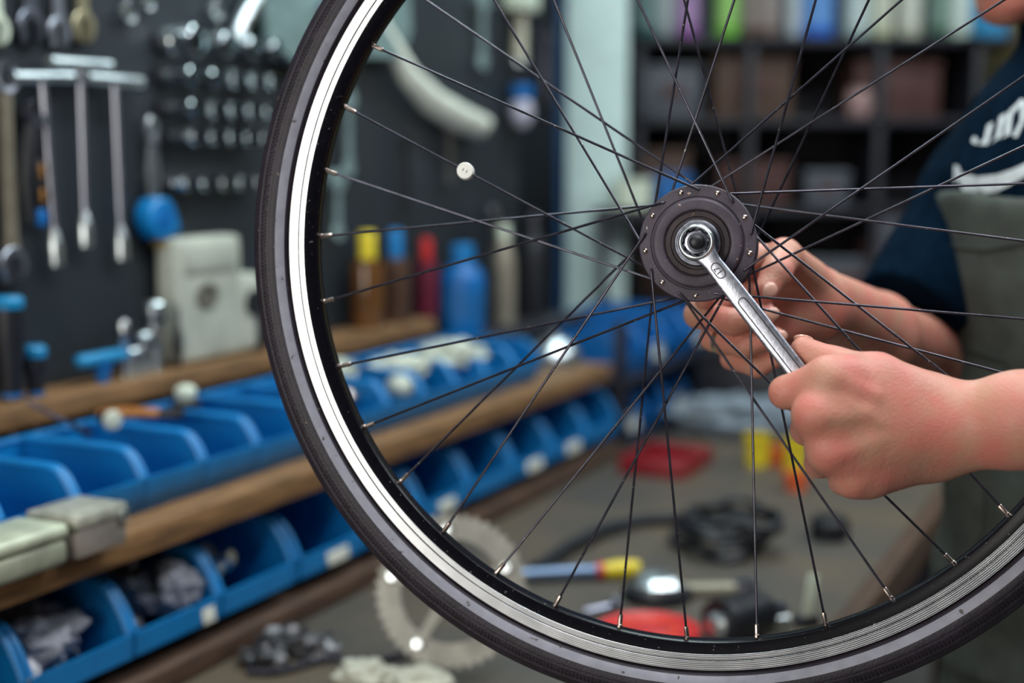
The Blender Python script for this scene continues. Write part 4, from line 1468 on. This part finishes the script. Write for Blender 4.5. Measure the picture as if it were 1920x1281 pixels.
# --- bottles and cans at the far end of the ledge and on the wall shelf
def bottle(name, label, px, pyb, pyt, wpx, v, m, capm, caph=.018, group=None, base_z=None, shape='round', lab_m=None):
    u, zb = on_wall(px, pyb, v)
    _, zt = on_wall(px, pyt, v)
    if base_z is not None:
        zb = base_z
    d = (L(u, v, zb) - EYE).dot(FWD)
    r = wpx / 2 * d / FPX
    h = zt - zb
    b = thing(name, label, 'bottle', L(u, v, zb), WROT, group)
    MB().lathe([(0, 0), (r * .95, 0), (r, .006), (r, h * .62), (r * .9, h * .70), (r * .45, h - caph - .004), (r * .42, h - caph), (0, h - caph)], 24).build('body', m, b)
    MB().lathe([(0, h - caph - .002), (r * .52, h - caph - .002), (r * .52, h - .002), (r * .48, h), (0, h)], 20).build('cap', capm, b)
    if lab_m:
        MB().lathe([(r * 1.0, h * .15), (r * 1.012, h * .15), (r * 1.012, h * .52), (r * 1.0, h * .52)], 24, closed=True).build('label_band', lab_m, b)
    return b


M_BROWN = mat('amber_glass', (96, 62, 32), rough=.15, var=.2, scale=20, spec=.6)
M_BROWN2 = mat('brown_plastic', (74, 50, 36), rough=.4, var=.2, scale=20)
M_MAROON = mat('maroon_plastic', (96, 22, 44), rough=.4, var=.15)
bottle('oil_bottle', 'amber oil bottle with yellow cap on the ledge end', 690, 602, 434, 62, .040, M_BROWN, M_YELLOW, caph=.045, base_z=1.062)
bottle('oil_bottle', 'brown bottle with blue cap beside the amber one', 742, 598, 430, 56, .040, M_BROWN2, M_BLUE, caph=.055, base_z=1.062)
bottle('spray_can', 'maroon can with red top standing beyond the ledge bottles', 800, 600, 446, 44, .040, M_MAROON, M_RED, caph=.040, base_z=1.062)
slab('side_shelf', 'small dark shelf beyond the wooden ledge', 'shelf', 0.995, 1.50, 0.0, 0.17, 1.010, 1.026, M_DARK)
bottle('detergent_bottle', 'large blue detergent bottle standing on the dark side shelf', 868, 612, 458, 82, .085, M_BLUE2, M_BLUE, caph=.03, base_z=1.026, lab_m=mat('blue_label', (14, 92, 150), rough=.5))
bottle('spray_can', 'tall beige spray can between the blue bottle and the pillar', 945, 590, 420, 42, .085, mat('beige_can', (150, 140, 124), rough=.4, metal=.3), M_CREAM, caph=.03, base_z=1.026)
bottle('spray_can', 'dark can standing next to the pillar', 1000, 580, 400, 50, .085, M_BLACKP, M_DARKSTEEL, caph=.03, base_z=1.026)
t = thing('chrome_bell', 'shiny chrome dome catching the light below the pillar', 'bell', on_level(1012, 622, 0.985) , WROT)
t.location = L(1.17, .23, .9575)
MB().lathe([(0, 0), (.05, 0), (.052, .008), (.048, .030), (.034, .050), (.014, .060), (0, .062)], 28).build('dome', M_CHROME2, t)
MB().lathe([(0, .060), (.007, .060), (.008, .067), (0, .070)], 14).build('button', M_CHROME2, t)
t = thing('chrome_bell', 'second chrome dome at the end of the wooden shelf', 'bell', L(1.215, .12, .9575), WROT)
MB().lathe([(0, 0), (.040, 0), (.042, .008), (.038, .035), (.022, .055), (0, .062)], 28).build('dome', M_CHROME2, t)
MB().lathe([(0, .060), (.006, .060), (.006, .070), (0, .072)], 14).build('button', M_CHROME2, t)

# ------------------------------------------------------------------ things lying on the bench
def bthing(name, label, cat, px, py, rot=0.0, z=BZ, group=None):
    p = on_level(px, py, z)
    return thing(name, label, cat, p, rot, group)


# chainring and crank leaning on the bench
cc = at(846, 1108, 1.60)
CR = thing('crankset', 'bare metal chainring with crank arm propped up on the bench', 'crankset', cc)
CR.matrix_world = frame(cc, (1, 0.1, 0), (at(880, 820, 0) - cc) * -1 if False else (EYE + Vector((-.25, 0, .05)) - cc))
Rg = .0870
tp_ = []
for i in range(42):
    a = 2 * PI * i / 42
    for da, rr in ((-.055, -.0045), (-.02, 0), (.02, 0), (.055, -.0045)):
        tp_.append(((Rg + rr) * math.cos(a + da), (Rg + rr) * math.sin(a + da)))
M_RING = mat('worn_aluminium', (138, 136, 128), rough=.5, metal=.6, var=.2, scale=30)


def ring_plate(outer, inner, z0, z1):
    n, vs, fs = len(outer), [], []
    inn = [(inner * math.cos(math.atan2(y, x)), inner * math.sin(math.atan2(y, x))) for x, y in outer]
    for ring_, z in ((outer, z0), (outer, z1), (inn, z1), (inn, z0)):
        vs += [(x, y, z) for x, y in ring_]
    for l in range(4):
        for i in range(n):
            j = (i + 1) % n
            a, b = l * n, ((l + 1) % 4) * n
            fs.append((a + i, a + j, b + j, b + i))
    return MB().add(vs, fs)


ring_plate(tp_, .058, -.0015, .0015).build('toothed_ring', M_RING, CR)
MB().lathe([(.0635, -.007), (.0665, -.010), (.072, -.010), (.0725, -.007), (.070, -.005), (.0650, -.005)], 72, closed=True).build('inner_ring', M_CHROME2, CR)
for k in range(5):
    a = 2 * PI * k / 5 + .35
    Mk = Matrix.Rotation(a, 4, 'Z')
    arm = MB().prism([(.012, -.010), (.050, -.0065), (.071, -.009), (.074, 0), (.071, .009), (.050, .0065), (.012, .010)], -.004, .003, Mk, bev=.001).build('spider_arm', M_RING, CR)
    MB().lathe([(0, .003), (.006, .003), (.006, .006), (.003, .0065), (0, .006)], 14, Mk @ Matrix.Translation((.069, 0, 0))).build('bolt', M_CHROME2, arm)
MB().lathe([(.008, -.012), (.020, -.012), (.020, .010), (.017, .014), (.008, .014)], 28, closed=True).build('boss', M_RING, CR)
MB().prism([(-.012, .0), (-.010, -.04), (-.012, -.055), (0, -.062), (.012, -.055), (.010, -.04), (.012, .0)], .010, .022, Matrix.Rotation(.9, 4, 'Z'), bev=.003).build('crank_arm', M_DARKSTEEL, CR)

# screwdriver: steel bar, blue-grey, yellow tip
t = bthing('hex_driver', 'blue-grey steel driver with a yellow end lying on the bench', 'driver', 1060, 1090, .18)
MB().tube([(-.10, 0, .012), (.05, 0, .012)], .009, 12).build('shaft', mat('blue_grey_steel', (110, 130, 158), rough=.35, metal=.6), t)
MB().tube([(.05, 0, .012), (.075, 0, .013), (.105, 0, .013)], [.010, .013, .011], 12).build('handle', M_YELLOW, t)
MB().tube([(.044, 0, .012), (.054, 0, .012)], .012, 12).build('collar', M_RED, t)
t = bthing('cable_housing', 'long dark tube curving across the bench', 'tube', 1000, 1050, 0)
p0 = t.location
pp = [on_level(x, y, BZ + .011) - p0 for x, y in ((1005, 1068), (1060, 1030), (1130, 995), (1200, 975), (1270, 972), (1330, 990))]
MB().tube(pp, .0110, 10).build('tube', M_BLACKP, t)
MB().tube([pp[-1] * 1.0, pp[-1] + (pp[-1] - pp[-2]) * .25], .0125, 10).build('end_cap', M_DARKSTEEL, t)
# coil of cable
t = bthing('cable_coil', 'tangled black coil of cable in the middle of the bench', 'cable', 1360, 1030, 0)
for k in range(5):
    random.seed(40 + k)
    pts = []
    for i in range(30):
        a = 2 * PI * i / 29
        r_ = .062 + .012 * math.sin(3 * a + k)
        pts.append((r_ * math.cos(a) * 1.0 - .01 + .006 * k, r_ * math.sin(a) * 1.15, .007 + .011 * k + .008 * math.sin(2 * a + k * 1.3) ** 2))
    MB().tube(pts, .0062, 8).build('loop', M_BLACKP, t)
t = bthing('rubber_puck', 'small black rubber puck near the bench edge', 'puck', 1555, 1010, 0)
MB().lathe([(0, 0), (.028, 0), (.030, .006), (.030, .028), (.026, .034), (.012, .034), (.010, .026), (0, .026)], 26).build('body', M_BLACKP, t)
MB().lathe([(0, .0262), (.0095, .0262), (.0095, .030), (0, .031)], 14).build('insert', M_DARKSTEEL, t)
# chrome cap with black base
t = bthing('pedal_cap', 'domed chrome cap on a black base lying on the bench', 'cap', 1232, 1122, 0)
MB().lathe([(0, 0), (.045, 0), (.047, .008), (.044, .016), (0, .018)], 26).build('base', M_BLACKP, t)
MB().lathe([(0, .016), (.036, .016), (.036, .022), (.026, .032), (0, .036)], 26).build('dome', M_CHROME2, t)
# beige lever
t = bthing('tyre_lever', 'beige flat lever with a round end lying on the bench', 'lever', 1350, 1118, .05)
MB().rbox((-.012, 0, .012), (.075, .018, .010), .003).build('arm', mat('beige_metal', (176, 170, 150), rough=.5, metal=.3), t)
MB().lathe([(.006, .004), (.015, .004), (.016, .012), (.015, .020), (.006, .020)], 20, Matrix.Translation((.034, .0, 0)), closed=True).build('eye', M_STEEL, t)
# red lid
t = bthing('red_lid', 'round red plastic lid lying on the bench below the hub', 'saucer', 1215, 1195, 0)
MB().lathe([(0, .010), (.055, .011), (.060, .014), (.064, .012), (.066, .004), (.066, 0), (.0645, 0), (.0645, .008), (0, .007)], 40).build('disc', M_RED, t)
MB().lathe([(.030, .0105), (.032, .013), (.036, .013), (.038, .0108)], 36, closed=True).build('raised_ring', mat('orange_red', (206, 62, 34), rough=.4), t)
# black motor-like cylinder with chrome end
t = bthing('hub_body', 'black cylindrical hub body with a chrome end on the bench', 'hub', 1385, 1205, .0)
Mx = frame((0, 0, .030), (0, 0, 1), (-.75, -.66, 0))
MB().lathe([(0, -.045), (.024, -.045), (.028, -.03), (.028, .02), (.030, .026), (.030, .036), (0, .036)], 28, Mx).build('body', M_BLACKP, t)
MB().lathe([(0, .034), (.017, .034), (.017, .044), (.010, .050), (0, .051)], 22, Mx).build('end_cap', M_CHROME2, t)
t = bthing('lock_nut', 'loose chrome lock nut near the black hub body', 'nut', 1456, 1180, .3)
MB().prism([(.020 * math.cos(PI / 3 * k), .020 * math.sin(PI / 3 * k)) for k in range(6)], 0, .022, bev=.002).build('hexagon', M_CHROME2, t)
MB().lathe([(.009, .022), (.014, .022), (.014, .032), (.009, .032)], 18, closed=True).build('sleeve', M_STEEL, t)
t = bthing('steel_rule', 'pale steel strip standing tilted on the bench', 'strip', 1512, 1172, .2)
MB().rbox((0, 0, .034), (.014, .004, .062), .001, Matrix.Rotation(.12, 4, 'Y')).build('strip', M_CREAM, t)
MB().rbox((0, 0, .006), (.03, .02, .012), .002).build('foot', M_DARKSTEEL, t)
t = bthing('bolt', 'single grey bolt lying beside the red lid', 'bolt', 1130, 1150, .6)
MB().tube([(-.03, 0, .007), (.015, 0, .007)], .005, 10).build('shank', M_STEEL, t)
MB().prism([(.010 * math.cos(PI / 3 * k), .010 * math.sin(PI / 3 * k)) for k in range(6)], .015, .024, frame((0, 0, .009), (0, 0, 1), (1, 0, 0))).build('head', M_STEEL, t)
# rags and scrap at the bottom left
o = MB().ball((0, 0, 0), 1, sq=(.034, .028, .018), nz=.35, seed=31, sub=4).build('rag', M_RAG, loc=on_level(688, 1292, BZ) + Vector((0, 0, .014)), sharp=40)
tag(o, 'cream crumpled rag at the bottom edge, left of the tyre', 'rag')
o = MB().ball((0, 0, 0), 1, sq=(.034, .028, .014), nz=.35, seed=37, sub=4).build('rag', M_RAG, loc=on_level(790, 1296, BZ) + Vector((0, 0, .011)), sharp=40)
tag(o, 'flatter cream rag at the bottom edge touching the tyre', 'rag')
for i, (px, py, s, sd) in enumerate(((535, 1222, .032, 41), (595, 1232, .026, 43), (490, 1248, .024, 47))):
    o = MB().ball((0, 0, 0), 1, sq=(s, s * .8, s * .55), nz=.7, seed=sd, sub=3).build('metal_scrap', mat('scrap_metal', (84, 82, 84), rough=.35, metal=.7, var=.4, scale=60), loc=on_level(px, py, BZ) + Vector((0, 0, s * .4)), sharp=15)
    tag(o, ['crumpled grey metal scrap below the lower bins', 'grey metal scrap nearest the tyre', 'small metal scrap at the bottom left'][i], 'scrap')
p0 = on_level(560, 1262, BZ)
t = thing('bicycle_chain', 'dark oily chain lying along the bench front left of the tyre', 'chain', p0)
for i in range(26):
    q = on_level(470 + 12.5 * i, 1268 - 1.5 * i + 6 * math.sin(i * .4), BZ) - p0
    MB().rbox((q.x, q.y, .005), (.0095, .006, .009), .002, n=1).build('link', M_DARKSTEEL, t)
# far end of the bench
t = bthing('red_tray', 'shallow dark red tray at the far end of the bench', 'tray', 1250, 878, WROT)
MB().rbox((0, 0, .004), (.13, .17, .008), .002).build('base', mat('dark_red', (128, 24, 34), rough=.4), t)
for s in (-1, 1):
    MB().rbox((s * .063, 0, .016), (.005, .17, .032), .002).build('rim', MATS['dark_red'], t)
    MB().rbox((0, s * .083, .016), (.13, .005, .032), .002).build('rim', MATS['dark_red'], t)
for px, py, m, r, h, lb in ((1420, 872, M_YELLOW, .026, .058, 'yellow plastic pot standing at the far end of the bench'), (1490, 880, M_YELLOW, .024, .056, 'second yellow pot partly behind the near hand'),
                            (1462, 872, M_ORANGE, .020, .035, 'small orange pot between the two yellow pots'), (1492, 918, M_ORANGE, .022, .030, 'orange pot beside the curled fingers of the near hand')):
    t = bthing('plastic_pot', lb, 'pot', px, py, 0, group='coloured pots on the bench')
    MB().lathe([(0, 0), (r * .85, 0), (r, h), (r * .92, h), (r * .8, .004), (0, .004)], 22).build('cup', m, t)
    MB().lathe([(r * .98, h - .004), (r * 1.08, h - .004), (r * 1.08, h), (r * .96, h)], 22, closed=True).build('rim', m, t)
o = MB().ball((0, 0, 0), 1, sq=(.14, .08, .045), nz=.4, seed=51, sub=4).build('grey_bag', mat('grey_sack', (118, 128, 138), rough=.6, var=.2), loc=on_level(1385, 812, BZ) + Vector((0, 0, .035)), sharp=40)
tag(o, 'crumpled grey bag behind the yellow pots at the bench end', 'bag')
t = bthing('black_toolbox', 'black toolbox at the far end of the bench behind the hands', 'toolbox', 1420, 775, WROT)
MB().rbox((0, 0, .07), (.20, .32, .14), .008).build('body', M_BLACKP, t)
MB().rbox((0, 0, .150), (.205, .325, .022), .006).build('lid', M_DARK, t)
MB().tube([(0, -.06, .16), (0, -.05, .19), (0, .05, .19), (0, .06, .16)], .007, 8).build('handle', M_DARKSTEEL, t)

# ------------------------------------------------------------------ pillar, shelving and the back of the shop
pl = thing('steel_pillar', 'pale green square pillar beside the tool wall', 'pillar', (0.219, 3.78, 0))
MB().rbox((0, 0, 1.45), (.158, .158, 2.88), .006).build('post', mat('pale_green_paint', (208, 228, 222), rough=.5, var=.06), pl)
MB().rbox((-.093, -.01, 1.30), (.022, .06, 1.5), .003).build('cable_duct', mat('blue_duct', (24, 78, 128), rough=.5), pl)
MB().rbox((0, 0, .02), (.22, .22, .04), .004).build('foot_plate', M_DARKSTEEL, pl)

SD = 4.05
shx0, shx1 = (1188 - 960) / FPX * SD, (1830 - 960) / FPX * SD
ztop = on_level(1500, 70, 1.0) if False else at(1500, 72, SD).z
sh = thing('storage_shelf', 'tall dark shelving unit filled with boxes at the back', 'shelving', ((shx0 + shx1) / 2, SD + .20, 0))
W = shx1 - shx0
levels = [.12, .55, .95, 1.22, 1.47, ztop]
for z in levels:
    MB().rbox((0, 0, z - .012), (W, .40, .024), .002).build('board', M_DARK, sh)
for x in (-W / 2 + .012, -W / 6, W / 6 + .04, W / 2 - .012):
    MB().rbox((x, 0, ztop / 2), (.024, .40, ztop), .002).build('upright', M_DARK, sh)
MB().rbox((0, .195, ztop / 2), (W, .01, ztop), .002).build('back_panel', M_DARK, sh)
MB().rbox((W / 3 + .02, -.203, .74), (W / 3 - .05, .012, .90), .003).build('cabinet_door', mat('violet_grey_door', (52, 50, 62), rough=.5), sh)

# bottles along the top of the shelving
tops = [(1205, 30, (52, 96, 92), (40, 60, 60), 'dark teal bottle at the left end of the back shelf'), (1240, 26, (150, 160, 160), (210, 210, 210), 'grey bottle beside the teal one on the back shelf'),
        (1282, 34, (150, 84, 160), (120, 160, 150), 'purple bottle on the back shelf'), (1355, 36, (108, 190, 30), (90, 170, 20), 'lime green bottle on the back shelf'),
        (1398, 26, (86, 60, 50), (150, 130, 110), 'slim brown bottle beside the lime green one'), (1432, 32, (104, 80, 70), (170, 150, 140), 'brown jar in the middle of the back shelf'),
        (1478, 22, (176, 186, 190), (210, 210, 210), 'slim pale bottle left of the blue canister'), (1518, 56, (10, 92, 196), (10, 70, 160), 'wide blue canister on the back shelf'),
        (1594, 40, (170, 190, 184), (220, 226, 214), 'pale glass jar right of the blue canister'), (1640, 30, (196, 196, 160), (230, 230, 200), 'yellowish white bottle on the back shelf'),
        (1690, 36, (186, 186, 164), (70, 80, 120), 'cream bottle with a dark blue cap on the back shelf'), (1745, 30, (40, 84, 62), (190, 200, 190), 'dark green bottle on the back shelf'),
        (1782, 34, (186, 200, 186), (60, 130, 80), 'white bottle with a green cap on the back shelf')]
for px, r_px, c1, c2, lb in tops:
    p = at(px, 72, SD + .10)
    r = r_px / FPX * SD * .55 + .004
    b = thing('cleaner_bottle', lb, 'bottle', (p.x, SD + .10, ztop), 0, 'bottles on the back shelf')
    h = .26
    m1 = mat('bottle_%d' % px, c1, rough=.3, var=.1)
    MB().lathe([(0, 0), (r * .95, 0), (r, .008), (r, h * .66), (r * .85, h * .76), (r * .4, h * .86), (r * .4, h), (0, h)], 22).build('body', m1, b)
    MB().lathe([(0, h * .9), (r * .5, h * .9), (r * .5, h * 1.02), (0, h * 1.03)], 18).build('cap', mat('cap_%d' % px, c2, rough=.4), b)
    MB().lathe([(r, h * .12), (r * 1.012, h * .12), (r * 1.012, h * .5), (r, h * .5)], 22, closed=True).build('label_band', mat('band_%d' % px, tuple(int(v * .6 + 90) for v in c1), rough=.5), b)
# blue spray behind the chin, cream door frame at the right
p = at(1858, 50, SD)
b = thing('cleaner_bottle', 'light blue bottle under the chin of the mechanic', 'bottle', (p.x, SD + .10, 0), 0)
b.location.z = ztop
MB().lathe([(0, 0), (.05, 0), (.055, .01), (.055, .16), (.02, .20), (.02, .24), (0, .24)], 22).build('body', mat('light_blue', (60, 150, 200), rough=.3), b)
MB().lathe([(0, .23), (.025, .23), (.025, .27), (0, .28)], 18).build('cap', M_WHITEP, b)
side = thing('side_cabinet', 'cream yellow cupboard right of the dark shelving', 'cupboard', (at(1960, 100, 4.4).x, 4.45, 0))
xl = at(1872, 100, 4.4).x - side.location.x
MB().rbox((xl + .45, 0, 1.0), (.90, .45, 1.92), .006).build('body', mat('cream_yellow', (214, 190, 126), rough=.5, var=.08), side)
MB().rbox((xl + .22, -.228, 1.0), (.42, .012, 1.86), .004).build('door', MATS['cream_yellow'], side)
MB().rbox((xl + .66, -.228, 1.0), (.42, .012, 1.86), .004).build('door', MATS['cream_yellow'], side)
MB().rbox((.0 + xl + .45, 0, .02), (.9, .45, .04), .004).build('plinth', M_DARK, side)
# the support of the bottle beyond the shelf end
ext = MB().rbox((0, 0, 0), (.20, .36, .02), .002).build('shelf_bracket', M_DARK, loc=(p.x, SD + .18, ztop - .0105))
tag(ext, 'dark shelf extension carrying the light blue bottle', 'shelf')

# boxes and jars in the compartments
M_CARD = mat('brown_card', (84, 60, 48), rough=.7, var=.15)
M_CARD2 = mat('dull_red_card', (78, 46, 42), rough=.7, var=.15)
M_GREYB = mat('grey_box', (84, 86, 94), rough=.5, var=.12)


def shelf_box(px, w, h, lev, m, lb, dpt=.22):
    p = at(px, 300, SD)
    b = thing('storage_box', lb, 'box', (p.x, SD + .16, levels[lev]), random.uniform(-.06, .06), 'boxes in the dark shelving')
    MB().rbox((0, 0, h / 2), (w, dpt, h), .004).build('body', m, b)
    MB().rbox((0, 0, h - .012), (w + .008, dpt + .008, .024), .003).build('lid', m, b)
    MB().rbox((0, -dpt / 2 - .001, h * .5), (w * .4, .002, h * .25), .0005).build('label_card', M_CARD2, b)


shelf_box(1262, .16, .15, 4, M_GREYB, 'dull grey box in the top left compartment of the shelving')
shelf_box(1412, .22, .17, 4, M_CARD, 'brown cardboard box in the top middle compartment')
shelf_box(1680, .24, .16, 4, M_CARD2, 'dull red box in the top right compartment')
shelf_box(1250, .14, .16, 3, M_CARD, 'brown box in the second compartment at the left')
shelf_box(1420, .20, .13, 3, M_CARD2, 'reddish box in the second compartment behind the spokes')
shelf_box(1560, .12, .10, 3, M_GREYB, 'small grey box in the second compartment')
shelf_box(1600, .26, .12, 2, M_GREYB, 'pale grey box on the shelf level with the hub top')
shelf_box(1270, .20, .17, 2, M_CARD, 'brown box low in the left compartment of the shelving')
shelf_box(1700, .20, .16, 2, M_CARD2, 'dull red box low in the right compartment')
shelf_box(1350, .22, .22, 1, M_CARD, 'large brown box near the bottom of the shelving')
p = at(1618, 180, SD)
t = thing('glass_jar', 'pinkish round jar catching light in the shelving', 'jar', (p.x, SD + .08, levels[4]), 0)
MB().lathe([(0, 0), (.034, 0), (.042, .025), (.042, .06), (.034, .085), (0, .086)], 22).build('body', mat('pink_glass', (176, 140, 136), rough=.2, var=.1), t)
MB().lathe([(0, .084), (.030, .084), (.030, .10), (0, .102)], 20).build('lid', M_STEEL, t)
p = at(1470, 330, SD)
t = thing('yellow_ball', 'dull yellow round float on the shelf above the hub', 'ball', (p.x, SD + .07, levels[2]), 0)
t.location.z = levels[2]
MB().ball((0, 0, .075), .040, sub=3).build('sphere', mat('dull_yellow', (150, 138, 36), rough=.5), t)
MB().lathe([(0, 0), (.030, 0), (.026, .045), (0, .048)], 18).build('stand', M_BLACKP, t)
# small trolley with blue and cream boxes just left of the hub top
tr = thing('side_trolley', 'dark trolley carrying blue and cream boxes behind the hub', 'trolley', (at(1228, 400, 3.6).x, 3.75, 0))
ztr = at(1228, 392, 3.6).z
MB().rbox((0, 0, ztr - .012), (.30, .36, .024), .003).build('top', M_DARK, tr)
for sx in (-1, 1):
    for sy in (-1, 1):
        MB().rbox((sx * .135, sy * .165, ztr / 2 - .012), (.024, .024, ztr - .024), .002).build('leg', M_DARK, tr)
MB().rbox((0, 0, .35), (.28, .34, .02), .002).build('shelf', M_DARK, tr)
for dx, w, h, m, lb in ((.045, .085, .090, M_BLUE2, 'blue box on the trolley behind the hub'), (-.055, .085, .075, M_CREAM, 'cream box on the trolley beside the blue one')):
    b = thing('storage_box', lb, 'box', (tr.location.x + dx, 3.66, ztr), 0)
    MB().rbox((0, 0, h / 2), (w, .12, h), .004).build('body', m, b)
    MB().rbox((0, 0, h - .008), (w + .006, .126, .016), .003).build('lid', m, b)
